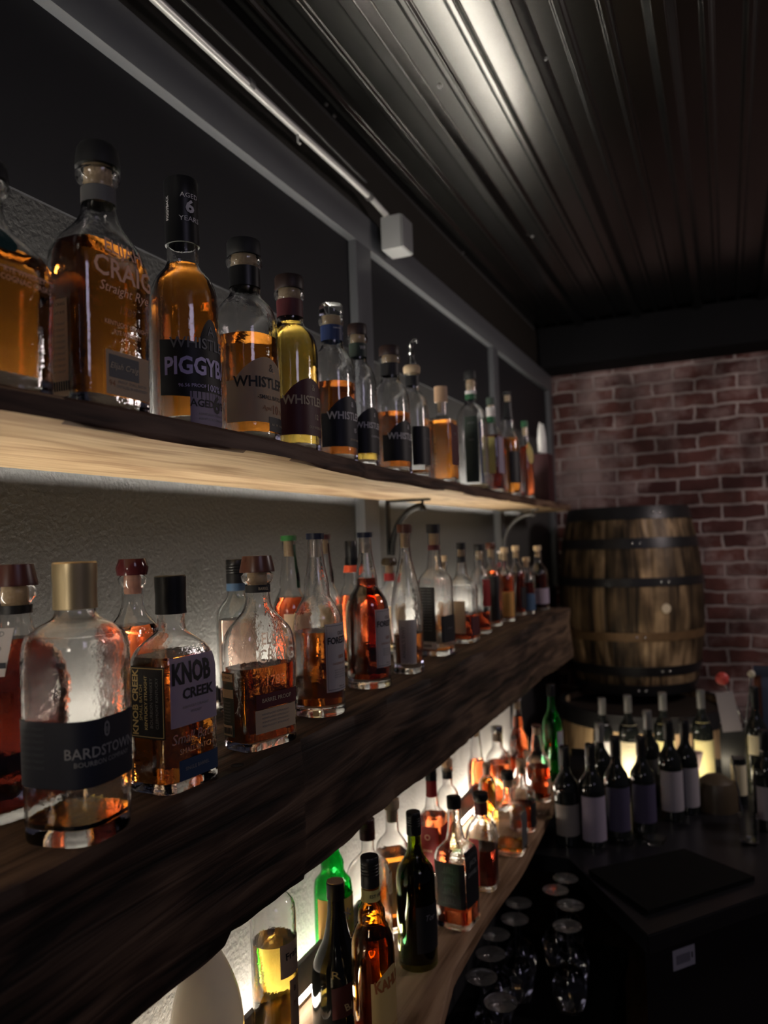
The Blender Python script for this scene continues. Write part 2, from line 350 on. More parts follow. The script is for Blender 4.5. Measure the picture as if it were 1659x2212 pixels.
def bottle(loc, h, a, b, n, rn, keys, label, group=None, rz=0., glass=None, liquid=None, level=0., cap=None, cork=True, band=None, labels=(), seg=44, thick=.0026, name='liquor_bottle', cat='bottle', base=.012, capz=None):
    """loc base centre; front of the bottle faces +x, half depth a, half width b"""
    glass = glass or GLASS
    root = empty(name, tuple(float(v) for v in loc), rz, label=label, cat=cat, group=group)
    K = list(KEYS[keys]) if isinstance(keys, str) else list(keys)
    S = Shape(h, a, b, n, rn, K, 40 if seg > 30 else 22)
    opaque = glass in (BLACKG, WHITEG)
    bm = bmesh.new(); O = ring_stack(bm, S, S.z, 0, seg); bridge(bm, O)
    bm.faces.new(O[0][::-1])
    if opaque: bm.faces.new(O[-1])
    else:
        zi = [base]+[z for z in S.z if z > base+.002]
        I = ring_stack(bm, S, zi, thick, seg); bridge(bm, I, True); bm.faces.new(I[0])
        for k in range(seg): bm.faces.new((O[-1][k], O[-1][(k+1) % seg], I[-1][(k+1) % seg], I[-1][k]))
    body = from_bm('glass_body', bm, glass, root, 50)
    if liquid and not opaque:
        zl = level*h; zs = [base+.0004]+[z for z in S.z if base+.002 < z < zl-.002]+[zl]
        bm = bmesh.new(); R = ring_stack(bm, S, zs, thick+.0004, seg); bridge(bm, R); bm.faces.new(R[0][::-1]); bm.faces.new(R[-1])
        from_bm('liquid', bm, LQ[liquid], root, 50)
    top = S.top
    if cap:
        kind, m, r, hh = cap
        z0 = (h-hh) if capz is None else capz
        if kind in ('screw', 'capsule'): stopper(root, kind, z0, max(r, rn*1.06), m, h-z0, 28 if seg > 30 else 16)
        else:
            z0 = top+.0003
            stopper(root, kind, z0, r, m, h-z0, 28 if seg > 30 else 16)
            if cork and not opaque:
                rc = rn-thick-.0005; lathe('cork', [(0, top-.10*h), (rc*.94, top-.10*h), (rc, top-.09*h), (rc, top), (0, top)], CORK if cork is True else cork, root, 20)
    if band:
        for (zf0, zf1, m, ) in band: patch('neck_band', S, zf0*h, zf1*h, -pi*rn*1.02, pi*rn*1.02, m, root, .0005, nx=32, nz=4)
    for L in labels:
        z0, z1, s0, s1, m = L[:5]; kw = L[5] if len(L) > 5 else {}; tx = L[6] if len(L) > 6 else ()
        az = kw.get('arcz') or (z0+z1)/2*h
        kk = {k: v for k, v in kw.items() if k not in ('name', 'arcz', 'arch')}
        if m is not None: lp = patch(kw.get('name', 'label'), S, z0*h, z1*h, s0, s1, m, root, arcz=az, arch=kw.get('arch', 0), **kk)
        else: lp = root
        for T in tx:
            t, size, sc, zc, ink = T[:5]; o = T[5] if len(T) > 5 else {}
            lettering(lp, S, t, size, sc, zc*h, ink, arcz=az, **o)
    return root, S
def fine_lines(n, z0, z1, s, size, ink, words='FINE OLD SPIRIT'):
    return []
exec_later = []
# ================================================================== THE ROOM
WALLX, LOWX = -.94, -.80
Z_UP, Z_MID, Z_LOW = .15, -.284, -.84
BRICKY = 4.55
CEIL = 1.15
FLOORZ = -1.62
def st(o): o['kind'] = 'structure'; return o
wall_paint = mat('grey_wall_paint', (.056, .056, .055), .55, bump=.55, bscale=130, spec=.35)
low_lit_paint = mat('lit_lower_wall_paint', (.50, .49, .47), .6, bump=.6, bscale=120, spec=.3)  # strong strip light on the lower wall is put into this pale colour
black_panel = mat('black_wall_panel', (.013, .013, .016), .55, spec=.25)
trim_paint = mat('charcoal_trim_paint', (.105, .11, .12), .45, bump=.08, bscale=60)
floor_wood = wood('floor_boards', ((.03, .018, .012), (.06, .035, .022), (.09, .055, .035)), rough=.4)
def board(name, lo, hi, m, step=.02, amp=.002, fy=None, fz=None, parent=None):
    """a long timber along y: rounded worn section, noise on the faces; fy(y) shifts the front edge, fz(y) the underside"""
    ys = np.arange(lo[1], hi[1]+1e-6, step); ys[-1] = hi[1]
    bm = bmesh.new(); R = []
    for i, y in enumerate(ys):
        x1 = hi[0]+(fy(y) if fy else 0); z0 = lo[2]+(fz(y) if fz else 0); x0, z1 = lo[0], hi[2]; c = .004; sec = []
        nf = 9
        sec += [(x0, z0), (x0, z1)]
        for k in range(1, 7): sec.append((x0+(x1-c-x0)*k/6, z1))
        for k in range(nf): sec.append((x1, z1-c-(z1-z0-2*c)*k/(nf-1)))
        for k in range(6, 0, -1): sec.append((x0+(x1-c-x0)*k/6, z0))
        ring = []
        for (x, z) in sec:
            p = Vector((x, y, z))
            if x > x0+.001:
                d = noise.noise(Vector((x*14, y*5, z*16)))*amp + noise.noise(Vector((x*60, y*12, z*70)))*amp*.35
                if x >= x1-1e-6: p.x += d*1.6
                elif z <= z0+1e-6: p.z += d*1.2
                elif z >= z1-1e-6: p.z += -abs(d)*.3
            ring.append(bm.verts.new(p))
        R.append(ring)
    bridge(bm, R); bm.faces.new(R[0][::-1]); bm.faces.new(R[-1])
    return from_bm(name, bm, m, parent, 50)

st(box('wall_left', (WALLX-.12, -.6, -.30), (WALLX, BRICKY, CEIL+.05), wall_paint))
st(box('wall_lower_left', (WALLX-.0005, -.6, -.875), (LOWX, 2.93, -.30), low_lit_paint))
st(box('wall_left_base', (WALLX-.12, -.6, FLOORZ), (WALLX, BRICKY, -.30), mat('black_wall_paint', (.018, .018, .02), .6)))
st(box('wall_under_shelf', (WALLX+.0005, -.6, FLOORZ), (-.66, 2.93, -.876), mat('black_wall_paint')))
bw = box('wall_back', (-1.06, BRICKY, FLOORZ), (3.2, BRICKY+.12, CEIL+.05), None); bw.data.materials.append(brick_mat()); st(bw)
st(box('floor', (-1.06, -.6, FLOORZ-.05), (3.2, BRICKY+.1, FLOORZ), floor_wood))
# frames around the wall panels: top rail and stiles proud of the wall
TX = WALLX+.03
st(box('trim_1', (WALLX, -.4, .85), (TX, BRICKY, .945), trim_paint, bev=.0015))
for i, (y0, y1) in enumerate(((1.915, 2.012), (3.295, 3.372), (4.47, 4.55))):
    st(box('trim_%d' % (i+2), (WALLX, y0, -.29), (TX, y1, .85), trim_paint, bev=.0015))
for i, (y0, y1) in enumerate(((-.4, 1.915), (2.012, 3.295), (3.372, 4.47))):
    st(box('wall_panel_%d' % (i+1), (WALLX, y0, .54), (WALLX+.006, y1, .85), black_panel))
st(box('trim_5', (WALLX, -.4, .945), (WALLX+.012, BRICKY, CEIL), mat('dark_brown_fascia', (.018, .015, .012), .5)))
# black soffit beam in front of the brick wall
st(box('trim_6', (WALLX+.013, 4.28, .945), (3.2, BRICKY, CEIL+.02), mat('black_beam', (.006, .006, .007), .8, spec=.1), bev=.004))

# ribbed sheet metal ceiling, ribs run along y
ceil_m = mat('black_ribbed_steel', (.13, .13, .125), .23, metal=1.)
bm = bmesh.new(); prof = []
x = -1.02
k = 0
while x < 2.6:
    if k % 3 == 0: prof += [(x, 0), (x+.018, -.030), (x+.048, -.030), (x+.066, 0)]; x += .115
    else: prof += [(x, 0), (x+.008, -.010), (x+.022, -.010), (x+.030, 0)]; x += .093
    k += 1
prof.append((2.7, 0)); prof = [(-1.05, 0)]+prof
ys = [-.6, .6, 1.8, 3.0, BRICKY]
R = []
for y in ys:
    R.append([bm.verts.new((px, y, CEIL+.03+pz)) for px, pz in prof])
for A, B in zip(R, R[1:]):
    for i in range(len(A)-1): bm.faces.new((A[i], B[i], B[i+1], A[i+1]))
ext = bmesh.ops.extrude_face_region(bm, geom=bm.faces[:])
for v in [g for g in ext['geom'] if isinstance(g, bmesh.types.BMVert)]: v.co.z += .004
bmesh.ops.bevel(bm, geom=[e for e in bm.edges if abs(e.verts[0].co.x-e.verts[1].co.x) < 1e-5 and abs(e.verts[0].co.y-e.verts[1].co.y) > .1], offset=.0022, segments=3, affect='EDGES')
ceiling = st(from_bm('ceiling', bm, ceil_m, None, 40))
screw_m = mat('screw_head', (.35, .35, .35), .4, metal=.6)
for (px, py) in ((1178, 125), (950, 185), (1150, 510), (1185, 505), (1303, 480), (722, 250), (1000, 545), (1035, 628), (705, 225)):
    p = onz(px, py, CEIL+.030)
    lathe('screw', [(0, -.006), (.0035, -.006), (.004, -.0025), (.0065, -.0020), (.0065, 0), (0, 0)], screw_m, ceiling, 8, tuple(p))

# conduit and junction box
cx, cz = -.885, .985
t = empty('cable_conduit', (cx, -.3, cz), label='shiny pale conduit pipe running along the top of the panelled wall', cat='pipe')
pts = [(0, y, .004*sin(y*3)) for y in np.arange(0, 2.2, .1)]+[(0, 2.28, 0), (.01, 2.36, -.02)]
pale_steel = mat('pale_painted_steel', (.55, .55, .54), .32, metal=.35)
tube('pipe', pts, .0095, pale_steel, t, 12)
for y in (1.05, 1.65, 2.25): tube('clamp', [(0, y, 0), (0, y+.018, 0)], .0125, mat('dark_clamp', (.10, .10, .10), .4), t, 12)
tube('cable', [(.02, y, .018+.006*sin(y*5)) for y in np.arange(0, 2.3, .1)], .004, BLACK, t, 8)
tube('hook', [(0, 1.86, -.005), (0, 1.862, -.03), (.006, 1.862, -.036)], .003, pale_steel, t, 6)
j = empty('junction_box', (-.862, 2.05, .86), label='small pale metal box on the wall at the end of the conduit', cat='junction box')
bm = bmesh.new(); addbox(bm, (-.03, 0, 0), (.034, .085, .10), .004); from_bm('box_body', bm, mat('pale_grey_metal', (.36, .37, .37), .5), j, 40)
bm = bmesh.new(); addbox(bm, (.034, .002, .002), (.039, .083, .098), .002); from_bm('cover_plate', bm, mat('grey_metal_cover', (.26, .27, .27), .45), j, 40)
for zz in (.015, .085): lathe('screw', [(0, 0), (.003, 0), (.003, .003), (0, .003)], screw_m, j, 8, (.02, .006, zz))

# ------------------------------------------------------------------ shelves
up_edge = lambda y: float(np.interp(y, [-.3, .47, .66, .98, 1.33, 1.98, 3.4, 3.8], [.0, .0, .008, .0, -.042, -.07, -.115, -.125]))
wood_up = wood('pale_fir_board', ((.34, .21, .115), (.50, .35, .205), (.60, .44, .27)), bump=.1, grain=6)
us = board('wooden_shelf', (WALLX+.03, -.3, Z_UP-.028), (-.572, 3.82, Z_UP), wood_up, amp=.0025, fy=up_edge, step=.03)
tag(us, 'pale fir upper shelf with a wavy natural front edge', 'shelf')
# dark sawn face of the live edge
wood_edge = wood('dark_sawn_edge', ((.035, .018, .012), (.115, .065, .042), (.17, .105, .07)), bump=.4, grain=8, knots=True)
us.data.materials.append(wood_edge)
for p in us.data.polygons:
    if p.normal.x > .6: p.material_index = 1
wood_beam = wood('old_dark_beam', ((.009, .006, .004), (.055, .033, .022), (.13, .082, .052)), bump=.7, grain=6.5, rough=.65)
beam_z = lambda y: .006*noise.noise(Vector((y*4, 3, 1)))+(-.012 if .52 < y < .80 else 0)+.004*noise.noise(Vector((y*17, 0, 5)))
beam_x = lambda y: -.010*noise.noise(Vector((y*2.2, 8, 2)))-(.006 if y > .98 else 0)
mb = board('beam_shelf', (WALLX+.03, -.3, -.478), (-.578, 3.09, Z_MID), wood_beam, amp=.0045, fy=beam_x, fz=beam_z, step=.0125)
tag(mb, 'thick rough-hewn dark timber middle shelf with a crack across the front', 'shelf')
tube_hole = mat('black_hole', (.004, .003, .003), .9)
hp = onz(513, 1653, Z_MID)
lathe('knot_hole', [(0, .0004), (.0075, .0004), (.0085, .0008), (.009, .0002)], tube_hole, mb, 20, (hp[0], hp[1], Z_MID-.0004))
low_edge = lambda y: float(np.interp(y, [.9, 1.26, 1.45, 1.7, 2.0, 2.45, 2.7, 2.9], [.04, .037, .0, -.004, .006, -.010, -.03, -.06]))
wood_low = wood('warm_low_board', ((.18, .10, .05), (.33, .20, .115), (.42, .27, .16)), bump=.12, grain=7, knots=False)
ls = board('wooden_shelf', (LOWX+.001, .3, Z_LOW-.035), (-.531, 2.92, Z_LOW), wood_low, amp=.0015, fy=low_edge, step=.03)
tag(ls, 'smooth brown lowest shelf with a curved front edge', 'shelf')

# LED strips with their shield boards at the back of every shelf
def led(x, z, y0, y1, strength, which, hgt=.010, tilt=.008):
    t = empty('light_strip', (x, y0, z), label='glowing LED strip along the wall at the back of the %s shelf' % which, cat='light strip')
    m = mat('led_glow_'+which, (1, 1, 1), .5, emis=(1., .93, .82) if which == 'upper' else (1., .90, .74), es=strength)
    n = max(1, round((y1-y0)/.9)); L = (y1-y0)/n
    for i in range(n):
        bm = bmesh.new(); addbox(bm, (-.006, i*L+.003, 0), (.006, (i+1)*L-.003, hgt)); from_bm('glowing_diffuser', bm, m, t)
    box('mounting_channel', (-.009, 0, -.004), (.009, y1-y0, -.0002), SILV, t)
    return t
led(WALLX+.050, Z_UP+.012, -.28, 3.78, LED_UP, 'upper')
led(WALLX+.050, Z_MID+.012, -.28, 3.05, LED_MID, 'middle')
led(LOWX+.040, Z_LOW+.006, .32, 2.86, LED_LOW, 'lowest')
slat = mat('dark_slate_board', (.075, .08, .085), .5, bump=.3, bscale=60)
o = box('light_shield', (WALLX+.072, -.28, Z_UP+.008), (WALLX+.082, 3.6, Z_UP+.040), slat, bev=.001); tag(o, 'dark board behind the top row of bottles', 'board')
o = box('light_shield', (WALLX+.072, -.28, Z_MID+.008), (WALLX+.082, 3.0, Z_MID+.032), slat, bev=.001); tag(o, 'dark board behind the middle row of bottles', 'board')
o = box('light_shield', (LOWX+.050, .32, Z_LOW+.030), (LOWX+.060, 2.82, Z_LOW+.085), mat('grey_grained_board', (.16, .15, .14), .5, bump=.3, bscale=60), bev=.001); tag(o, 'dark grey board behind the lowest row of bottles', 'board')

# iron brackets under the upper shelf
iron = mat('black_iron', (.008, .008, .008), .55, spec=.3)
def bracket(y, label, m, x1=-.80):
    t = empty('shelf_bracket', (WALLX+.03, y, Z_UP-.029), label=label, cat='bracket', group='iron brackets under the upper shelf')
    L = x1-(WALLX+.03)
    bm = bmesh.new(); addbox(bm, (0, -.012, -.006), (L, .012, 0), .001); from_bm('shelf_plate', bm, m, t)
    bm = bmesh.new(); addbox(bm, (0, -.012, -.16), (.006, .012, -.006), .001); from_bm('wall_plate', bm, m, t)
    pts = []
    for k in range(13):
        a = pi/2*k/12; pts.append((.012+(L-.035)*(1-cos(a)), 0, -.160+.140*sin(a)))
    tube('brace', pts, .009, m, t, 10)
    lathe('knob', [(0, -.034), (.009, -.034), (.011, -.028), (.008, -.02), (.004, -.016), (.004, -.006), (0, -.006)], m, t, 14, (L-.022, 0, 0))
bracket(2.065, 'black iron bracket with curved brace nearest the camera', iron, -.775)
bracket(3.30, 'far iron bracket with curved brace, its lit look put into the colour', mat('lit_iron', (.12, .12, .12), .35, metal=.4), -.74)  # lighter iron colour stands in for light falling on the far bracket
# ================================================================== BOTTLES
def up_pos(px, ym, X, yt):
    p = onx(px, ym, X); t = onx(px, yt, X); return (X, float(p[1]), Z_UP), float(t[2]-Z_UP)
def on_shelf(px, yb, yt, z, X=None):
    p = onz(px, yb, z) if X is None else onx(px, yb, X); t = onx(px, yt, p[0]); return (float(p[0]), float(p[1]), z), float(t[2]-z)
def lines(n, z1, dz, sc, wd, ink, size=.0035, txt='KENTUCKY STRAIGHT'):
    """rows of small print"""
    return [(txt, size, sc, z1-i*dz, ink, {'sx': wd/(len(txt)*size*.62)}) for i in range(n)]
WHI = 'WHISTLEPIG'
GU, GM, GL = 'whiskey bottles on the upper shelf', 'whiskey bottles on the middle shelf', 'bottles on the lowest shelf'

# ---- upper shelf, from the left edge of the photo to the brick wall
loc, h = up_pos(-32, 640, -.605, 352)
bottle(loc, h, .034, .060, 4.5, .016, 'decant', 'stout bottle of orange whiskey with a dark round disc on its shoulder, cut off left', GU,
       liquid='orange', level=.60, cap=('dome', BLACKM, .021, .03), labels=[
    (.575, .675, -.018, .010, TEAL, {'name': 'round_seal', 'round_': .9, 'off': .001}),
    (.5, .55, 0, .05, None, {'arcz': .1}, [('_______', .019, .012, .535, I_PEACH), ('RYE WHISKEY', .0075, .014, .49, I_PEACH), ('COGNAC CASKS', .0075, .016, .455, I_PEACH)])])

def ec_bottle(loc, h, label, group, rz=0, **k): 
    return bottle(loc, h, .031, .0535, 5.0, .0178, 'decant', label, group, rz=rz, **k)
loc, h = up_pos(216, 600, -.606, 322)
ec_bottle(loc, h, 'broad clear decanter bottle with black domed stopper and peach script printed on dark rye whiskey', GU,
    liquid='orange', level=.605, cap=('dome', BLACKM, .0235, .032), band=[(.775, .835, GREYP)], labels=[
    (.40, .50, -.05, .05, None, {'arcz': .12}, [('ELIJAH', .021, .004, .585, I_PEACH, {'bold': .01}), ('CRAIG', .030, .004, .50, I_PEACH, {'bold': .015}), ('Straight Rye', .015, .004, .43, I_PEACH, {'slant': .3}),
        ('1789', .013, .006, .36, I_BROWN, {'slant': .2}), ('KENTUCKY STRAIGHT', .0066, .006, .305, I_PEACH), ('RYE WHISKEY', .0066, .006, .275, I_PEACH)]),
    (.045, .205, -.026, .040, CREAM, {'name': 'front_label', 'arcz': .03}, [('94', .009, -.018, .085, I_BROWN), ('PROOF  SMALL BATCH', .0042, .012, .095, I_GREY), ('DISTILLED IN KENTUCKY', .0042, .012, .078, I_GREY)]),
    (.108, .190, -.022, .022, GREYP, {'name': 'signature_plate', 'arcz': .03, 'off': .0009}, [('Elijah Craig', .009, 0, .15, I_CREAM, {'slant': .35, 'off': .0014})]),
    (.03, .375, -.100, -.068, CREAM, {'name': 'back_label', 'arcz': .06}, [('ELIJAH CRAIG', .0046, -.084, .355, I_BLACK), ('STRAIGHT RYE', .004, -.084, .325, I_BLACK)]+lines(9, .285, .021, -.084, .027, I_GREY, .0036)+[('IIIIIIIIIII', .013, -.084, .065, I_BLACK, {'bold': .03})])])

loc, h = up_pos(397, 650, -.618, 397)
bottle(loc, h, .0415, .0415, 2.3, .0195, [(0, .92), (.015, 1), (.46, 1), (.53, .93), (.60, .62), (.64, .18), (.665, .02), (.70, 0), (.96, 0)], 'tall full amber bottle with long black printed cap and slanted black label', GU,
    liquid='orange', level=.655, cap=('capsule', BLACK, .021, .255*.35), capz=h*.735, labels=[
    (.12, .335, -.072, .045, KPAPER, {'name': 'front_label', 'tilt': -.10}, [(WHI, .019, -.004, .315, I_GREY, {'bold': .01, 'off': .0014}), ('PIGGYBACK', .0300, .000, .225, I_LAV, {'bold': .03, 'off': .0014, 'sx': .8}), ('100% RYE', .012, .012, .148, I_LAV, {'off': .0014}), ('96.56 PROOF', .006, -.030, .152, I_LAV, {'off': .0014})]),
    (.30, .42, -.028, .022, KPAPER, {'name': 'label_crest', 'arch': .035, 'off': .0008}, [('A', .018, -.003, .37, I_GREY, {'off': .0013})]),
    (.005, .13, -.034, .045, LPAPER, {'name': 'lower_label'}, [('AGED', .013, -.017, .085, I_BLACK, {'bold': .02}), ('6', .030, .006, .085, I_BLACK, {'bold': .03}), ('YEARS', .013, .027, .085, I_BLACK, {'bold': .02})]+lines(2, .045, .018, 0, .05, I_GREY, .004)),
    (.8, .9, -.01, .01, None, {'arcz': .25}, [('AGED', .0085, -.008, .918, I_WHITE, {'off': .0028}), ('6', .022, -.008, .873, I_WHITE, {'bold': .03, 'off': .0028}), ('YEARS', .009, -.008, .825, I_WHITE, {'off': .0028}), ('PIGGYBACK', .0058, -.035, .87, I_WHITE, {'rot': pi/2, 'off': .0028})])])

def wp_bottle(px, ym, X, yt, label, paper, ink, r=.045, level=.50, liquid='orange', capm=BLACKM, neckm=None, ninfo=(), extra=(), name_size=.0215, capk='disc', sm=1, lowlab=(.085, .40), **k):
    loc, h = up_pos(px, ym, X, yt)
    s = r/.045
    LB = [(lowlab[0], lowlab[1], -.078*s, .055*s, paper, {'name': 'front_label', 'arch': .035*s}, [(WHI, name_size*s, -.010*s, lowlab[0]+(lowlab[1]-lowlab[0])*.60, ink, {'bold': .022, 'sx': .92})]+
            [('&', .016*s, -.004, lowlab[0]+(lowlab[1]-lowlab[0])*.84, ink, {})]+list(extra))]
    return bottle(loc, h, r*.96, r, 2.6, r*.50, 'round', label, GU, liquid=liquid, level=level, cap=(capk, capm, r*.56, h*.075), band=[(.765, .862, neckm or BLACK)] if neckm is not False else None, labels=LB+list(ninfo), **k)

wp_bottle(532, 740, -.630, 527, 'big rounded bottle with cream label printed SMALL BATCH RYE and a 10', CREAM, I_BLACK, .0445, .515, 'orange',
    extra=[('-SMALL BATCH RYE-', .0082, .006, .205, I_BLACK, {'bold': .015}), ('Aged', .009, -.014, .155, I_BROWN, {'slant': .3}), ('10', .017, .004, .15, I_BROWN, {'bold': .02}), ('Years', .009, .024, .145, I_BROWN, {'slant': .3})],
    ninfo=[(.045, .115, -.012, .040, KPAPER, {'name': 'proof_strip', 'off': .0010}, [('ALC  50%  100  PROOF', .0042, .014, .078, I_CREAM, {'off': .0016})])])
wp_bottle(630, 800, -.640, 603, 'rounded bottle of golden whiskey with maroon label numbered 12 and maroon neck band', MAROON, I_CREAM, .0425, .735, 'gold', mat('dark_wood_stopper', (.022, .010, .008), .5), MAROON,
    extra=[('12', .012, .004, .19, I_CREAM, {'bold': .02}), ('OLD WORLD RYE', .006, .006, .13, I_CREAM)])
wp_bottle(720, 830, -.655, 663, 'half-empty rounded bottle with dark blue label numbered 15, blue neck band and clear stopper', NAVY, I_WHITE, .0405, .495, 'brown', GLASS_T, BLUEP,
    extra=[('15', .011, .004, .19, I_WHITE, {'bold': .02}), ('ESTATE OAK RYE', .0052, .006, .13, I_CREAM)], ninfo=[(.8, .85, -.01, .01, None, {'arcz': .2}, [('Bottled on the', .004, -.018, .84, I_WHITE, {'slant': .3}), ('15', .009, .010, .815, I_WHITE)])])
wp_bottle(776, 850, -.655, 705, 'nearly empty rounded bottle with brown stopper and black label, tucked behind the blue-banded one', KPAPER, I_WHITE, .0345, .10, 'gold', mat('dark_wood_stopper'), DGREEN,
    extra=[('FARMSTOCK RYE', .0055, .004, .2, I_WHITE)], ninfo=[(.8, .85, -.01, .01, None, {'arcz': .2}, [('WP', .011, -.012, .825, I_WHITE)])])
wp_bottle(845, 880, -.665, 752, 'rounded bottle of dark red whiskey with black label, between the twist-top and the pourer', KPAPER, I_WHITE, .041, .47, 'brown', mat('dark_wood_stopper'), KPAPER, extra=[('=====', .008, .006, .2, I_GREY)])
loc, h = up_pos(893, 900, -.675, 780)
rt, S = bottle(loc, h, .035, .037, 2.7, .016, 'round', 'clear bottle with a bright metal pourer sticking up out of its neck', GU, liquid='orange', level=.06, cap=None, band=[(.775, .86, KPAPER)],
    labels=[(.10, .42, -.05, .045, KPAPER, {'name': 'front_label'}, [('=======', .009, 0, .32, I_GREY)])], seg=36)
lathe('cork_collar', [(0, h*.88), (.019, h*.88), (.021, h*.905), (.021, h*.935), (.018, h*.95), (0, h*.95)], CREAM, rt, 20)
po = lathe('pourer', [(0, h*.93), (.012, h*.93), (.013, h*.97), (.008, h*1.0), (.0065, h*1.04), (.009, h*1.055), (.0065, h*1.07), (.0045, h*1.1), (.007, h*1.12), (.004, h*1.15), (0, h*1.16)], SILV, rt, 16)
tube('spout', [(0, 0, h*1.12), (.006, .004, h*1.17), (.010, .010, h*1.175), (.012, .014, h*1.15)], .0032, SILV, rt, 8)

loc, h = up_pos(955, 930, -.683, 838)
bottle(loc, h, .035, .037, 9, .0135, [(0, .96), (.02, 1), (.64, 1), (.66, .97), (.675, .5), (.69, .05), (.72, 0), (.84, 0)], 'square bottle full of bright orange whiskey with wooden stopper', GU,
    liquid='orange', level=.64, cap=('plain', mat('pale_wood_stopper', (.42, .27, .17), .6), .018, h*.16), labels=[(.18, .60, -.030, .030, MAROON, {'name': 'front_label', 'arcz': .1}, [('==', .016, 0, .5, I_GREY)]),
    (.08, .60, -.085, -.060, None, {'arcz': .1}, [('= === ==== ===', .010, -.075, .33, I_GOLD, {'rot': pi/2})])])
loc, h = up_pos(1020, 930, -.690, 805)
bottle(loc, h, .044, .046, 3, .0165, 'round', 'tall wide empty clear bottle with green neck band and slim black side label', GU, liquid='pale', level=.03, cap=('disc', BLACKM, .019, h*.05), cork=CREAM,
    band=[(.755, .80, GREENP), (.80, .83, WPAPER)], labels=[(.05, .60, -.085, -.045, DGREEN, {'name': 'side_label'}, [('===', .012, -.065, .54, I_GREY), ('==', .014, -.065, .40, I_GREY)]), (.05, .55, -.04, -.033, BLUEP, {'name': 'blue_stripe'})], seg=36)
loc, h = up_pos(1063, 960, -.700, 862)
bottle(loc, h, .033, .034, 4, .014, 'flask', 'small whiskey bottle with white and green neck wrap and lavender label', GU, liquid='deep', level=.60, cap=('plain', DGREEN, .014, h*.07), band=[(.80, .90, WPAPER), (.74, .80, GREENP)],
    labels=[(.20, .58, -.030, .035, LPAPER, {'name': 'front_label'}), (.2, .58, -.075, -.04, YPAPER, {'name': 'side_label'})], seg=28)
loc, h = up_pos(1100, 970, -.710, 850)
bottle(loc, h, .036, .037, 2, .014, 'longneck', 'whiskey bottle with tall black neck foil and pale ring under the cap', GU, liquid='orange', level=.55, cap=('plain', BLACKM, .015, h*.04), cork=CREAM, band=[(.74, .90, BLACK)],
    labels=[(.12, .42, -.05, .04, KPAPER, {'name': 'front_label'})], seg=28)
loc, h = up_pos(1136, 985, -.72, 912)
bottle(loc, h, .030, .031, 2, .013, 'flask', 'short bottle of orange liquor with a round yellow and green seal', GU, liquid='coral', level=.68, cap=('plain', GREENP, .014, h*.08),
    labels=[(.45, .72, -.035, 0, YPAPER, {'name': 'round_seal', 'round_': .9})], seg=28)
bx = up_pos(1172, 985, -.735, 975)
t = empty('bottle_box', (bx[0][0], bx[0][1], Z_UP), 0, label='dark red gift carton holding two white-topped bottles at the far end of the upper shelf', cat='box')
box('carton', (-.035, -.055, 0), (.035, .055, .215), mat('dark_red_carton', (.035, .006, .008), .6), t, bev=.002)
for i, yy in enumerate((-.028, .028)):
    lathe('bottle_neck', [(0, .2155), (.013, .2155), (.0135, .29), (.010, .325), (.004, .355), (0, .357)], mat('frosted_white', (.62, .62, .60), .35), t, 18, (0, yy, 0))

# ---- middle shelf, front row
loc, h = on_shelf(33, 1715, 1218, Z_MID); loc = (-.735, .622, Z_MID)
rt, S = ec_bottle(loc, h, 'dark whiskey decanter bottle wearing a white paper neck tag about charring and toasting', GM, rz=radians(-8),
    liquid='deep', level=.70, cap=('bell', DRED, .0245, .026), band=[(.80, .835, BLACK)], labels=[
    (.05, .36, -.098, -.066, CREAM, {'name': 'back_label', 'arcz': .06}, [('ELIJAH CRAIG', .0046, -.082, .33, I_BLACK), ('Toasted Barrel', .004, -.082, .295, I_BROWN)]+lines(8, .25, .018, -.082, .027, I_GREY, .0034)+[('IIIIIIIIII', .013, -.082, .085, I_BLACK, {'bold': .03})])])
# paper tag hanging from the neck
tg = bmesh.new(); tw, th = .038, .052
S2 = Shape(.2, .2, .2, 2, .2, [(0, 1), (1, 1)])
tag_o = empty('paper_tag', (loc[0]+.032, loc[1]-.055, Z_MID+.158), radians(-58), label='white slanted paper tag reading CHARRED TO START TOASTED TO FINISH', cat='tag')
b_ = bmesh.new(); c_ = [(.0, -.019, .050), (.0, .021, .050), (.0, .011, 0), (.0, -.029, 0)]
vv = [b_.verts.new(q) for q in c_]; vw = [b_.verts.new((q[0]-.0006, q[1], q[2])) for q in c_]
b_.faces.new(vv); b_.faces.new(vw[::-1])
for i in range(4): b_.faces.new((vv[i], vw[i], vw[(i+1) % 4], vv[(i+1) % 4]))
card = from_bm('tag_card', b_, WPAPER, tag_o)
def flat_text(parent, s, size, y, z, m, x=.0006, bold=0., sx=1., slant=0., name='lettering'):
    me = text_mesh(s, bold); me = me.copy()
    for v in me.vertices: cx_, cy_ = v.co.x, v.co.y; v.co = (x, y+cx_*size*sx+cy_*size*slant, z+cy_*size)
    return link(name, me, m, parent)
for s_, sz, zz in (('CHARRED', .0078, .044), ('TO START', .0055, .036), ('TOASTED', .0078, .0285), ('TO FINISH.', .0055, .0205)): flat_text(card, s_, sz, -.004-(.05-zz)*.18, zz, I_GREY, sx=.95, slant=.2, bold=.01)
b_ = bmesh.new(); addbox(b_, (.0001, -.0255, .0085), (.0007, .0125, .0145)); from_bm('printed_stripe', b_, NAVY, card)
tube('string', [(-.002, -.002, .048), (-.010, -.002, .062), (-.025, -.001, .066)], .0008, BLACK, tag_o, 6)

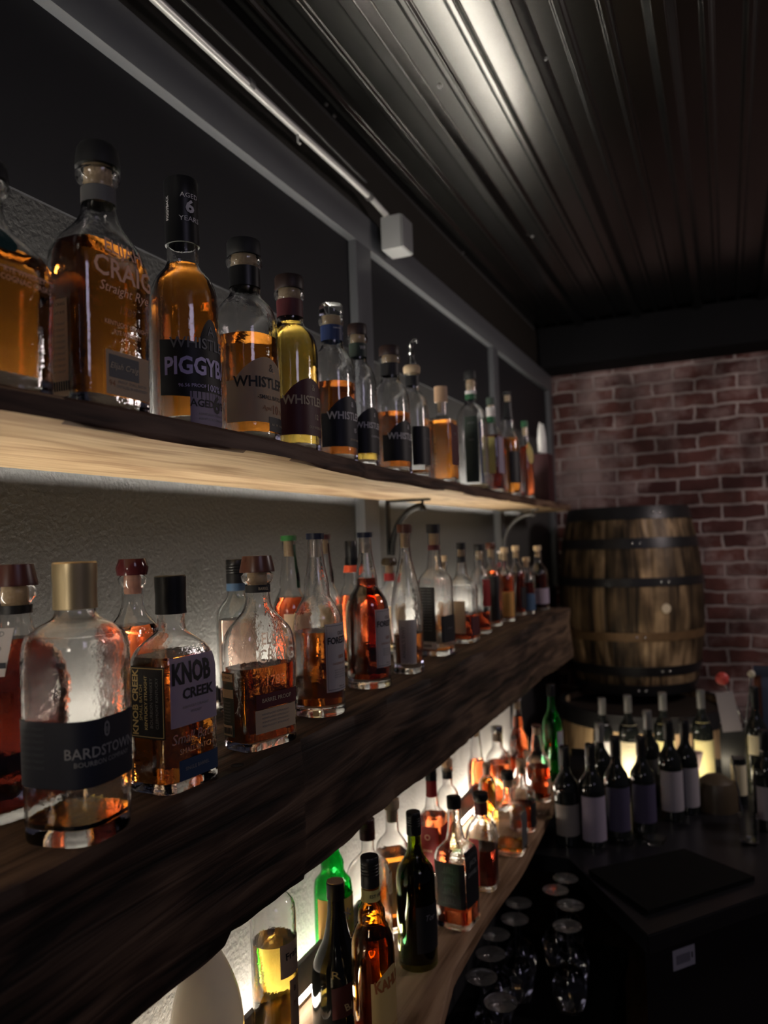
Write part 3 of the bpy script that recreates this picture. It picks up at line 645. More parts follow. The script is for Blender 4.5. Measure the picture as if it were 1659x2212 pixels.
loc, h = on_shelf(172, 1795, 1213, Z_MID)
bottle(loc, h, .0465, .0465, 3.3, .020, 'apoth', 'nearly empty clear bottle with gold foil cap and wide dark wraparound label', GM, rz=radians(8),
    liquid='gold', level=.075, cap=('capsule', GOLDC, .0215, h*.185), capz=h*.825, base=.016, labels=[
    (.205, .44, -.128, .045, NAVY, {'name': 'wrap_label', 'nx': 44, 'arcz': .09}, [('BARDSTOWN', .0145, -.016, .325, I_GREY, {'bold': .01, 'sx': .95}), ('BOURBON COMPANY', .0068, -.016, .288, I_GREY)]+lines(7, .415, .023, -.097, .034, mat('faint_ink', (.06, .065, .075), .6), .0042)),
    (.37, .42, -.023, -.011, None, {'arcz': .09}, [('0', .022, -.016, .395, I_GREY, {'sx': .8}), ('B', .007, -.016, .395, I_GREY)])])

loc, h = on_shelf(378, 1690, 1242, Z_MID)
bottle(loc, h, .036, .047, 6, .0165, 'flask', 'square whiskey bottle with black wax neck, black side label and lavender front label', GM, rz=radians(-4),
    liquid='orange', level=.62, cap=('capsule', BLACK, .0185, h*.185), capz=h*.815, labels=[
    (.255, .585, -.0985, -.046, KPAPER, {'name': 'side_label', 'arcz': .1}, [('KNOB CREEK', .0125, -.089, .42, I_GOLD, {'rot': pi/2, 'bold': .03}), ('SMALL BATCH', .0065, -.0805, .42, I_GOLD, {'rot': pi/2}), ('KENTUCKY STRAIGHT', .0062, -.0725, .42, I_GOLD, {'rot': pi/2, 'bold': .02}), ('BOURBON WHISKEY', .0062, -.064, .42, I_GREY, {'rot': pi/2}), ('CLERMONT KENTUCKY', .0055, -.0555, .42, I_GREY, {'rot': pi/2})]),
    (.30, .62, -.040, .040, LPAPER, {'name': 'front_label', 'arcz': .1}, [('KNOB', .034, -.006, .54, I_BLACK, {'bold': .035, 'sx': .68}), ('CREEK', .017, .004, .445, I_BLACK, {'bold': .03, 'sx': 1.05})]+[('KENTUCKY STRAIGHT', .0045, 0, .385, I_GREY), ('WHISKEY', .0045, 0, .36, I_GREY)]),
    (.05, .145, -.030, .040, mat('blue_strip_paper', (.02, .045, .10), .5), {'name': 'lower_label', 'arcz': .1}, [('SINGLE BARREL', .006, 0, .10, I_GREY)]),
    (.2, .25, -.03, .03, None, {'arcz': .1}, [('Small Batch', .017, 0, .245, EMBOSS, {'slant': .2}), ('SMALL BATCH', .009, 0, .185, EMBOSS)])]+[
    (z, z+.004, -.097, -.048, I_GOLD, {'name': 'gold_border', 'off': .0010, 'arcz': .1, 'nz': 1}) for z in (.262, .575)]+[
    (.262, .579, q, q+.0008, I_GOLD, {'name': 'gold_border', 'off': .0010, 'arcz': .1, 'nx': 1}) for q in (-.097, -.0482)])

loc, h = on_shelf(566, 1605, 1200, Z_MID)
ec_bottle(loc, h, 'clear decanter bottle with brown stopper, raised lettering and a BARREL PROOF strip', GM, rz=radians(-14),
    liquid='brown', level=.42, cap=('bell', DBROWN, .0255, .027), band=[(.805, .845, KPAPER)], labels=[
    (.07, .40, -.113, -.072, DGREEN, {'name': 'back_label', 'arcz': .06}, lines(7, .245, .016, -.0925, .028, I_GREY, .0033)+[('IIIIIIIIII', .012, -.0925, .10, I_BLACK, {'bold': .03, 'off': .0014})]),
    (.355, .395, -.112, -.073, CREAM, {'name': 'title_strip', 'arcz': .06, 'off': .0009, 'nz': 2}, [('ELIJAH CRAIG', .0052, -.0925, .375, I_BLACK, {'off': .0014})]),
    (.27, .315, -.112, -.073, CREAM, {'name': 'note_strip', 'arcz': .06, 'off': .0009, 'nz': 2}),
    (.075, .130, -.108, -.077, CREAM, {'name': 'barcode', 'arcz': .06, 'off': .0009, 'nz': 2}),
    (.21, .285, -.036, .044, MAROON, {'name': 'proof_strip', 'arcz': .05}, [('BARREL PROOF', .0082, .002, .25, I_CREAM)]),
    (.085, .205, -.038, .040, CREAM, {'name': 'front_label', 'arcz': .05}, lines(4, .18, .02, 0, .055, I_GREY, .0038)),
    (.4, .5, -.04, .04, None, {'arcz': .12}, [('ELIJAH', .024, .004, .565, EMBOSS, {'bold': .01, 'sx': .85}), ('CRAIG', .027, .004, .475, EMBOSS, {'bold': .01, 'sx': .9}), ('1789', .020, 0, .345, EMBOSS)]),
    (.8, .83, -.01, .01, None, {'arcz': .24}, [('BARREL', .006, -.006, .825, I_CREAM)])])

def forester(px, yb, yt, label, level, lq, year, rz=0.):
    loc, h = on_shelf(px, yb, yt, Z_MID)
    return bottle(loc, h, .0425, .0425, 2.15, .0128, 'longneck', label, GM, rz=rz, liquid=lq, level=level, base=.018, cap=('plain', mat('dark_navy_cap', (.012, .016, .035), .35), .0155, h*.036), cork=mat('clear_stopper', (.9, .85, .8), .2, trans=.8), labels=[
        (.13, .50, -.034, .032, WPAPER, {'name': 'front_label'}, [('OLD', .0085, -.001, .445, I_BLACK), ('FORESTER', .0155, -.001, .405, I_BLACK, {'bold': .025, 'sx': .85}), (year, .009, -.001, .315, I_BROWN), ('ORIGINAL BATCH', .0052, -.001, .28, I_BROWN)]+lines(4, .245, .013, -.001, .036, I_GREY, .0032)+[('750ML  45%', .0035, -.001, .155, I_BLACK)]),
        (.14, .144, -.0315, .0295, I_GREY, {'name': 'label_border', 'off': .0010, 'nz': 1}), (.486, .49, -.0315, .0295, I_GREY, {'name': 'label_border', 'off': .0010, 'nz': 1}), (.14, .49, -.0315, -.0309, I_GREY, {'name': 'label_border', 'off': .0010, 'nx': 1}),
        (.16, .56, -.110, -.098, CREAM, {'name': 'tax_strip'})])
forester(692, 1538, 1152, 'round long-necked bottle about half full of dark whiskey with a white bordered label', .455, 'brown', '1870')
forester(799, 1480, 1150, 'round long-necked bottle almost full of very dark whiskey with a white bordered label', .70, 'dark', '1897')
loc, h = on_shelf(884, 1450, 1133, Z_MID)
bottle(loc, h, .030, .037, 3.2, .0125, 'wing', 'tall tapering clear bottle with winged shoulders, brown stopper and slim vertical white label', GM, liquid='brown', level=.26, cap=('plain', DBROWN, .0165, h*.034), base=.022,
    labels=[(.065, .36, -.062, -.022, WPAPER, {'name': 'side_label'}, [("ANGEL'S ENVY", .0105, -.052, .21, I_GREY, {'rot': pi/2, 'bold': .02})]), (.04, .05, 0, 0.001, GREYP, {'name': 'seam'})])
loc, h = on_shelf(946, 1412, 1133, Z_MID)
bottle(loc, h, .036, .040, 5, .015, 'square', 'tall square clear bottle with black stopper, red neck ring and small-print black side label', GM, rz=radians(-8), liquid='brown', level=.06, cap=('plain', KPAPER, .018, h*.038), band=[(.80, .84, MAROON)],
    labels=[(.11, .52, -.098, -.050, KPAPER, {'name': 'side_label', 'arcz': .1}, lines(15, .50, .022, -.074, .032, I_GREY, .004)), (.05, .10, -.098, -.050, WPAPER, {'name': 'barcode_label', 'arcz': .1}, [('IIIIIIIII', .010, -.074, .075, I_BLACK, {'bold': .03})]), (.10, .30, -.036, .036, KPAPER, {'name': 'front_label', 'arcz': .1}, [('=====', .009, 0, .2, I_GREY)])], seg=36)
def mid(px, yb, yt, a, b, n, rn, keys, label, lq, lev, cap, labels=(), **k):
    loc, h = on_shelf(px, yb, yt, Z_MID)
    return bottle(loc, h, a, b, n, rn, keys, label, GM, liquid=lq, level=lev, cap=(cap[0], cap[1], cap[2], h*cap[3]), labels=labels, seg=28, **k)
mid(1003, 1386, 1172, .039, .040, 4, .012, 'square', 'square bottle, one third full, with two-tier black stopper and maroon label', 'red', .28, ('plain', BLACKM, .014, .05), [(.10, .42, -.09, -.05, CREAM, {'name': 'side_label', 'arcz': .1}), (.08, .26, -.035, .03, MAROON, {'name': 'front_label'})], band=[(.80, .86, KPAPER)])
mid(1041, 1366, 1175, .030, .031, 2, .013, 'round', 'clear bottle with a flat black top beside the two-tier stopper', 'red', .24, ('disc', BLACKM, .016, .045), [(.3, .6, -.03, .03, REDP, {'name': 'front_label'})])
mid(1066, 1350, 1172, .031, .033, 4, .013, 'flask', 'dark labelled whiskey bottle with orange-brown stopper in front of the white post', 'dark', .66, ('disc', DBROWN, .016, .05), [(.06, .60, -.08, -.02, KPAPER, {'name': 'side_label', 'arcz': .1})])
mid(1095, 1340, 1182, .030, .031, 3, .012, 'flask', 'amber whiskey bottle with a tan paper side label far along the row', 'red', .62, ('disc', CORK, .014, .06), [(.06, .40, -.07, -.01, OPAPER, {'name': 'side_label', 'arcz': .1})])
mid(1119, 1328, 1178, .032, .032, 3, .013, 'flask', 'dark red whiskey bottle with a pale wooden stopper, second tallest near the far end', 'dark', .62, ('disc', CORK, .014, .05), [(.1, .4, -.03, .03, KPAPER, {'name': 'front_label'})])
mid(1141, 1325, 1203, .028, .028, 2, .012, 'flask', 'short far bottle with a cork stopper and slate blue label', 'red', .55, ('disc', CORK, .014, .08), [(.06, .36, -.06, .02, LBLUE, {'name': 'front_label', 'arcz': .1})])
mid(1166, 1317, 1178, .036, .038, 3, .014, 'flask', 'last bottle of the middle row, dark whiskey with pale lavender label and tan cork', 'dark', .55, ('disc', CORK, .015, .07), [(.10, .34, -.07, .05, LPAPER, {'name': 'front_label', 'arcz': .1})])

# ---- middle shelf, back row
def midb(px, ym, yt, X, a, b, n, rn, keys, label, lq, lev, cap, labels=(), capf=None, **k):
    p = onx(px, ym, X); t_ = onx(px, yt, X); h = float(t_[2]-Z_MID)
    kw = dict(k); 
    if capf: kw['capz'] = h*capf
    return bottle((X, float(p[1]), Z_MID), h, a, b, n, rn, keys, label, GM, liquid=lq, level=lev, cap=(cap[0], cap[1], cap[2], h*cap[3]), labels=labels, seg=36, **kw)
midb(287, 1300, 1207, -.800, .031, .046, 5, .0155, 'decant', 'flared decanter of red-amber whiskey with shiny dark maroon stopper behind the gold-capped bottle', 'coral', .645, ('facet', mat('glossy_maroon_stopper', (.06, .012, .014), .12), .0235, .088), cork=mat('pink_cork', (.55, .28, .2), .6))
midb(512, 1350, 1208, -.800, .034, .036, 2.2, .0155, [(0, .95), (.012, 1), (.56, 1), (.64, .93), (.70, .55), (.745, .1), (.78, 0), (.96, 0)], 'pale bottle with black signed screw cap and light blue neck ring, behind the brown stopper', 'pink', .60, ('screw', BLACK, .017, .2), [
    (.79, .84, -.055, .055, LBLUE, {'name': 'neck_ring', 'off': .0012}), ], capf=.84, glass=GLASS_T)
midb(627, 1300, 1157, -.795, .036, .036, 2.1, .0128, 'longneck', 'long-necked bottle with bright green cap and green neck ribbon', 'red', .60, ('plain', mat('bright_green_cap', (.03, .15, .04), .4), .0155, .042), [
    (.66, .94, -.004, .012, GREENP, {'name': 'neck_ribbon', 'arcz': .27}), (.70, .76, -.004, .012, KPAPER, {'name': 'neck_medallion', 'off': .001, 'arcz': .27, 'round_': .9}), (.1, .50, -.05, .04, CREAM, {'name': 'front_label'})])
midb(702, 1300, 1155, -.800, .036, .036, 2.1, .0128, 'longneck', 'long-necked bottle with maroon cap and maroon ribbon, hidden behind the half-full one', 'pale', .3, ('plain', DRED, .0165, .045), [
    (.66, .94, .0, .016, MAROON, {'name': 'neck_ribbon', 'arcz': .27}), (.68, .75, .0, .018, KPAPER, {'name': 'neck_medallion', 'off': .001, 'arcz': .27, 'round_': .9}), (.1, .50, -.05, .04, CREAM, {'name': 'front_label'})])
midb(762, 1300, 1168, -.815, .034, .034, 2, .0135, 'longneck', 'slim bottle with black printed screw cap and red-orange neck ring', 'red', .56, ('capsule', BLACK, .0145, .2), [(.745, .80, -.05, .05, mat('orange_red_foil', (.6, .08, .03), .4), {'name': 'neck_ring', 'off': .0015, 'arcz': .2})], capf=.80)
midb(843, 1300, 1205, -.800, .034, .034, 3, .013, 'flask', 'faceted clear bottle with wide dark stopper and red neck band', 'pale', .10, ('facet', mat('dark_bronze_stopper', (.05, .035, .02), .25), .021, .07), [(.1, .5, -.05, .05, CREAM, {'name': 'front_label'})], band=[(.76, .84, REDP)])
midb(957, 1300, 1200, -.80, .034, .034, 2, .014, 'round', 'short clear bottle with natural cork behind the square one', 'orange', .25, ('disc', CORK, .017, .06), [(.1, .4, -.05, .04, CREAM, {'name': 'front_label'})])
midb(1085, 1250, 1190, -.80, .034, .034, 2, .014, 'longneck', 'thin-necked clear bottle with dark red band in the far back row', 'red', .4, ('disc', WPAPER, .016, .05), [(.74, .82, -.04, .04, MAROON, {'name': 'neck_band', 'arcz': .2})])

# ---- lowest shelf, front row
def low(px, yb, yt, a, b, n, rn, keys, label, lq, lev, cap, labels=(), X=None, capf=None, h=None, **k):
    loc, h0 = on_shelf(px, yb, yt, Z_LOW, X); h = h or h0
    kw = dict(k)
    if capf: kw['capz'] = h*capf
    kw.setdefault('seg', 36)
    return bottle(loc, h, a, b, n, rn, keys, label, GL, liquid=lq, level=lev, cap=(cap[0], cap[1], cap[2], h*cap[3]), labels=labels, **kw)
low(904, 2078, 1742, .0395, .0395, 2, .0135, 'wine', 'dark olive wine bottle with black screw cap standing at the shelf front', 'wine', .62, ('screw', BLACK, .0148, .16), [(.12, .42, -.048, .03, KPAPER, {'name': 'front_label'}, [('Tor', .016, -.018, .34, I_GREY, {'slant': .3})])], glass=OLIVEG, capf=.85)
low(990, 1990, 1710, .040, .040, 6, .0145, 'square', 'square clear whiskey bottle with black cap and big black label of four stacked emblems', 'coral', .17, ('screw', BLACK, .016, .1), [
    (.17, .52, -.108, -.036, KPAPER, {'name': 'side_label', 'arcz': .1}, [('(@)', .014, -.073, z, I_GREY, {'sx': 1.0}) for z in (.47, .39, .31, .23)]+[('GOLD MEDAL', .005, -.073, z, I_GREY) for z in (.44, .36, .28, .20)]),
    (.17, .60, -.0335, .034, KPAPER, {'name': 'front_label', 'arcz': .1}, [('JACK', .016, 0, .50, I_GREY), ("DANIEL'S", .013, 0, .42, I_GREY)])], capf=.91, rz=radians(-6))
low(1045, 1912, 1703, .035, .036, 4, .0145, 'flask', 'stubby square bottle with flat black cap, dark red neck and dark red whiskey', 'deep', .42, ('disc', BLACK, .0185, .09), [(.06, .55, -.085, -.06, REDP, {'name': 'side_label', 'arcz': .07})], band=[(.77, .9, MAROON)])
low(1102, 1836, 1658, .042, .042, 6, .014, 'squat', 'wide square half-empty bottle with tall clear neck and black cap', 'gold', .10, ('disc', BLACK, .017, .1), [(.08, .5, -.028, .03, GREYP, {'name': 'front_label'})])
low(1131, 1788, 1634, .036, .037, 3, .013, 'squat', 'rounded amber bottle with gold-ringed top just behind the wide square one', 'red', .36, ('disc', BRASS, .015, .09), [(.06, .4, -.03, .04, KPAPER, {'name': 'front_label'})])
low(1165, 1725, 1558, .038, .038, 2, .0135, 'longneck', 'round bottle of ruby liquor with thin clear neck near the shelf end', 'red', .44, ('disc', DBROWN, .015, .06), [(.10, .30, -.02, .05, CREAM, {'name': 'front_label'})])
low(1198, 1683, 1470, .034, .034, 2, .0125, 'wine', 'bright green bottle with lavender label at the far end of the lowest shelf', None, 0, ('capsule', BLACK, .014, .12), [(.12, .52, -.03, .045, LPAPER, {'name': 'front_label'})], glass=GREENG, capf=.88)
# liqueur bottles at the very front of the photo
low(735, 2247, 1897, .046, .042, 2.3, .0145, [(0, .9), (.02, 1), (.30, 1), (.42, .92), (.52, .62), (.60, .32), (.70, .14), (.80, .03), (.90, 0), (.95, 0)], 'black liqueur bottle with brass-topped cap and long sloping shoulders', None, 0, ('capsule', BLACK, .0155, .11), [
    (.13, .34, -.062, .035, MAROON, {'name': 'front_label', 'tilt': .3}, [('BAILEYS', .0165, -.012, .25, I_CREAM, {'bold': .02, 'rot': .3})]), (.44, .50, -.002, .018, None, {'arcz': .15}, [('R', .016, -.028, .43, I_GOLD)])], glass=BLACKG, X=-.660, capf=.885, h=.246)
o_ = [o for o in bpy.data.objects if o.get('label', '').startswith('black liqueur bottle')][0]
lathe('cap_disc', [(0, .2462), (.0150, .2462), (.0152, .2478), (0, .2482)], BRASS, o_, 28)
low(812, 2275, 1832, .036, .037, 2.2, .0145, [(0, .95), (.012, 1), (.46, 1), (.56, .93), (.63, .62), (.665, .40), (.69, .42), (.72, .36), (.76, .08), (.80, 0), (.96, 0)], 'brown coffee liqueur bottle with black screw cap and yellow neck band', 'brown', .60, ('screw', BLACK, .0155, .13), [
    (.775, .835, -.05, .05, YPAPER, {'name': 'neck_ring', 'off': .0010, 'arcz': .24}, [('EST 1936', .0072, -.006, .805, I_BLACK, {'off': .0016, 'bold': .02})]),
    (.10, .46, -.046, .036, mat('ochre_paper', (.50, .36, .14), .6), {'name': 'front_label', 'arch': .02}, [('KAHLUA', .025, -.004, .385, I_BROWN, {'bold': .04, 'sx': .75, 'rot': .12}), ('LICOR DE CAFE', .006, -.010, .16, I_BROWN)])], glass=BROWNG, X=-.575, capf=.845, h=.315)

# ---- lowest shelf, back row
def lowb(px, ym, X, h, a, b, n, rn, keys, label, lq, lev, cap, labels=(), capf=None, **k):
    p = onx(px, ym, X); kw = dict(k)
    if capf: kw['capz'] = h*capf
    kw.setdefault('seg', 36)
    return bottle((X, float(p[1]), Z_LOW), h, a, b, n, rn, keys, label, GL, liquid=lq, level=lev, cap=(cap[0], cap[1], cap[2], h*cap[3]) if cap else None, labels=labels, **kw)
lowb(446, 2150, -.715, .33, .050, .058, 2, .018, [(0, .8), (.03, .95), (.25, 1.02), (.44, 1), (.56, .88), (.65, .66), (.73, .36), (.79, .1), (.83, 0), (.88, 0)], 'glossy white rum cream bottle with a gold rim line, low at the left', None, 0, ('disc', GOLDC, .021, .12), [
    (.3, .4, 0, .1, None, {'arcz': .1}, [('RUMCHATA', .024, -.002, .30, I_GOLD, {'bold': .02, 'rot': .1})])], glass=WHITEG)
lowb(592, 2060, -.715, .33, .037, .039, 2, .014, 'cyl', 'straight cylindrical bottle of glowing yellow liqueur with tan paper labels', 'gold', .59, ('disc', CORK, .016, .07), [
    (.44, .60, -.028, .03, mat('label_ochre', (.55, .42, .26), .65), {'name': 'neck_label'}, [('Frati', .016, -.004, .54, I_BLACK, {'bold': .02, 'rot': .1})]), (.03, .42, -.012, .03, mat('label_ochre2', (.5, .36, .2), .65), {'name': 'front_label'}, [('M', .012, .0, .3, I_BROWN), ('B', .012, .0, .37, I_BLACK)])])
lowb(722, 2000, -.738, .30, .038, .038, 2, .0145, [(0, .95), (.012, 1), (.54, 1), (.61, .9), (.65, .5), (.68, .35), (.72, .36), (.76, .2), (.80, 0), (.96, 0)], 'bright green glass bottle with tan label behind the brass-topped one', None, 0, ('capsule', GREENP, .0155, .12), [
    (.05, .53, -.075, .055, OPAPER, {'name': 'wrap_label'}, [('M', .022, -.022, .30, I_BLACK, {'bold': .02}), ('*', .05, -.012, .40, I_GREY)])], glass=GREENG, capf=.88)
lowb(795, 1850, -.720, .262, .042, .042, 4, .0135, 'flask', 'clear bottle with maroon-topped cap, ribbed neck and oval label by the wall', 'pale', .05, ('screw', DRED, .0165, .16), [(.40, .56, 0, .045, CREAM, {'name': 'oval_label', 'round_': .8}, [('====', .010, .02, .48, I_BLACK, {'rot': .3})])], capf=.84)
lowb(848, 1815, -.705, .275, .034, .035, 5, .0145, 'flask', 'clear bottle with cream bordered label and cork, left of the red-labelled one', 'orange', .58, ('disc', CORK, .0175, .07), [(.15, .55, -.028, .03, CREAM, {'name': 'front_label', 'arcz': .1}, [('======', .005, 0, .48, I_BROWN), ('O', .014, 0, .42, I_GREY), ('======', .004, 0, .36, I_BROWN), ('=====', .005, 0, .28, I_BROWN)]), (.15, .55, -.085, -.045, CREAM, {'name': 'side_label', 'arcz': .1})], rz=radians(-48))
lowb(934, 1760, -.705, .268, .033, .034, 5, .013, 'square', 'bottle with red foil neck and red front label in the back of the lowest shelf', 'coral', .60, ('screw', BLACK, .0145, .1), [(.13, .52, -.090, -.034, REDP, {'name': 'side_label', 'arcz': .1}, [('O', .02, -.062, .42, I_PEACH), ('===', .014, -.062, .3, I_PEACH)]), (.13, .52, -.028, .03, REDP, {'name': 'front_label', 'arcz': .1})], band=[(.76, .90, REDP)], capf=.91)
lowb(968, 1720, -.715, .255, .032, .032, 2, .013, 'round', 'small clear bottle with gold and black stopper by the wall', 'pale', .40, ('disc', BRASS, .015, .08), [(.1, .45, -.03, .05, CREAM, {'name': 'front_label'})], band=[(.80, .88, KPAPER)])
lowb(1030, 1650, -.735, .272, .030, .030, 2, .0125, 'longneck', 'slender bottle full of orange-red liquor behind the amber one', 'coral', .60, ('disc', BLACK, .014, .07))
lowb(1052, 1690, -.655, .205, .024, .026, 2, .011, 'cyl', 'slim bottle of golden-yellow liquor glowing against the light', 'gold', .80, ('disc', BRASS, .012, .06))
lowb(1076, 1640, -.690, .250, .038, .038, 3, .017, 'flask', 'wide clear flask with red liquor and a bright glass shoulder', 'coral', .56, ('disc', SILV, .018, .06), [(.1, .45, -.03, .04, CREAM, {'name': 'front_label'})])
lowb(1120, 1600, -.690, .290, .034, .034, 2, .013, 'longneck', 'tall narrow-necked bottle of salmon pink liquor near the far end', 'coral', .78, ('disc', WPAPER, .014, .06), [(.1, .4, -.03, .04, CREAM, {'name': 'front_label'})])

# dark gift box with a gold emblem in the foreground
p = onz(575, 2205, -.745)
t = empty('gift_box', (-.640, 1.005, Z_LOW), radians(12), label='small dark box with a gold crest on its lid in front of the yellow liqueur', cat='box')
bb = box('box_body', (-.027, -.032, 0), (.027, .032, .075), mat('dark_brown_box', (.018, .012, .009), .35), t, bev=.002)
lidb = box('lid', (-.0285, -.0335, .0752), (.0285, .0335, .092), mat('dark_brown_lid', (.022, .015, .011), .3), t, bev=.002)
me = text_mesh('@', .02).copy()
for v in me.vertices: v.co = (-v.co.y*.03, v.co.x*.045, .0924)
link('gold_crest', me, I_GOLD, lidb)

# ================================================================== FAR CORNER
blackl = mat('black_laminate', (.010, .010, .012), .28, spec=.5)
CZ = -.92
pts = [(-.64, 2.24), (-.455, 2.24), (-.21, 1.87), (.55, 2.80), (.55, 3.32), (-.90, 3.32), (-.90, 2.955), (-.64, 2.955)]
ct = prism('counter_top', pts, CZ-.045, CZ, blackl, None, bev=.003); tag(ct, 'black countertop with an angled corner holding the wine bottles', 'countertop')
cab = prism('bar_cabinet', [(-.225, 1.93), (.53, 2.82), (.53, 3.28), (-.20, 3.28)], FLOORZ, CZ-.0455, mat('black_cabinet', (.007, .007, .009), .4)); tag(cab, 'black cabinet under the angled countertop', 'cabinet')
# sticker on the cabinet face
fa, fb = Vector((-.225, 1.93, 0)), Vector((.53, 2.82, 0)); fd = (fb-fa).normalized(); fn = Vector((fd.y, -fd.x, 0))
def on_face(px, py):
    d = Vector(ray(px, py)); t = (fa.dot(fn))/d.dot(fn); return d*t
c0 = on_face(1477, 2068)+fn*.0008
t = empty('sticker', c0, atan2(fd.y, fd.x), label='small white label stuck on the black cabinet face', cat='sticker')
sb = box('sticker_paper', (-.036, -.0004, -.024), (.036, .0004, .024), mat('sticker_white', (.42, .40, .48), .6), t)
box('printed_block', (-.026, -.0009, -.012), (.020, -.0005, .010), mat('sticker_print', (.20, .19, .24), .6), sb)
box('printed_bar', (.0245, -.0009, -.006), (.0285, -.0005, .008), KPAPER, sb)
mc = [onz(x, y, CZ) for x, y in ((1272, 1888), (1400, 1978), (1630, 1903), (1478, 1842))]
mt = prism('bar_mat', [(p[0], p[1]) for p in mc], CZ+.0004, CZ+.012, mat('black_rubber', (.003, .003, .003), .8, spec=.12)); tag(mt, 'matte black square bar mat on the counter corner', 'bar mat')
# low black glass rack in front of the lowest shelf
rack = box('glass_rack', (-.655, .95, -1.16), (-.30, 2.20, -1.125), mat('black_rubber'), bev=.002); tag(rack, 'low black rack of upside-down glasses below the lowest shelf', 'rack')
box('rack_skirt', (-.65, .96, FLOORZ), (-.31, 2.19, -1.1605), blackl, rack)

FOOTG = mat('lit_glass_foot', (.95, .95, .92), .12, trans=.96, ior=1.5)  # hint of frosted white stands in for light caught by the feet
def stem_glass(loc, s, label):
    t = empty('stem_glass', loc, label=label, cat='glass', group='upside-down stem glasses on the black rack')
    H = .19*s
    pr = [(.033*s, 0), (.040*s, .03*s), (.041*s, .055*s), (.030*s, .085*s), (.010*s, .103*s), (.0038*s, .112*s), (.0034*s, H-.012), (.009*s, H-.006), (.034*s, H-.001), (.034*s, H), (0, H)]
    inn = [(0, .100*s), (.009*s, .098*s), (.0285*s, .082*s), (.0392*s, .055*s), (.0385*s, .03*s), (.0318*s, 0)]
    lathe('glass_bowl', pr[:7]+[(0, H-.012)]+inn, GLASS, t, 22)
    lathe('foot', [(0, H-.0119)]+[(.0034*s, H-.0118)]+pr[7:], FOOTG, t, 22)
    return t
FEET = [(1208, 1822, -.90), (1213, 1880, -.935), (1222, 1897, -.935), (1200, 1922, -.935), (1233, 1930, -.935), (1160, 1880, -.935), (1150, 1915, -.935), (1168, 1940, -.935), (1232, 1955, -.935), (1112, 1985, -.935), (1205, 1965, -.935),
        (1120, 1950, -.935), (1225, 2000, -.935), (1060, 2060, -.935), (1112, 2080, -.935), (1040, 2110, -.935), (1095, 2118, -.935), (1028, 2152, -.935), (1082, 2165, -.935), (1165, 1985, -.935), (1070, 2018, -.935)]
placed = []
proto = None
for px, py, fz in FEET:
    p = onz(px, py, fz)
    x_, y_ = float(p[0]), float(p[1])
    if any((x_-a)**2+(y_-b)**2 < .078**2 for a, b in placed): continue
    if not (-.60 < x_ < -.345 and 1. < y_ < 2.16): continue
    placed.append((x_, y_))
    lab = 'clear stem glass upside down on the black rack below the lowest shelf'
    if proto is None: proto = stem_glass((x_, y_, -1.1245), 1.0, lab)
    else:
        c = proto.copy(); COL.objects.link(c); c.location = (x_, y_, -1.1245)
        for ch in list(proto.children): d_ = ch.copy(); COL.objects.link(d_); d_.parent = c
# saucer-footed glass at the far end of the shelf
p = onz(1208, 1822, -.865)

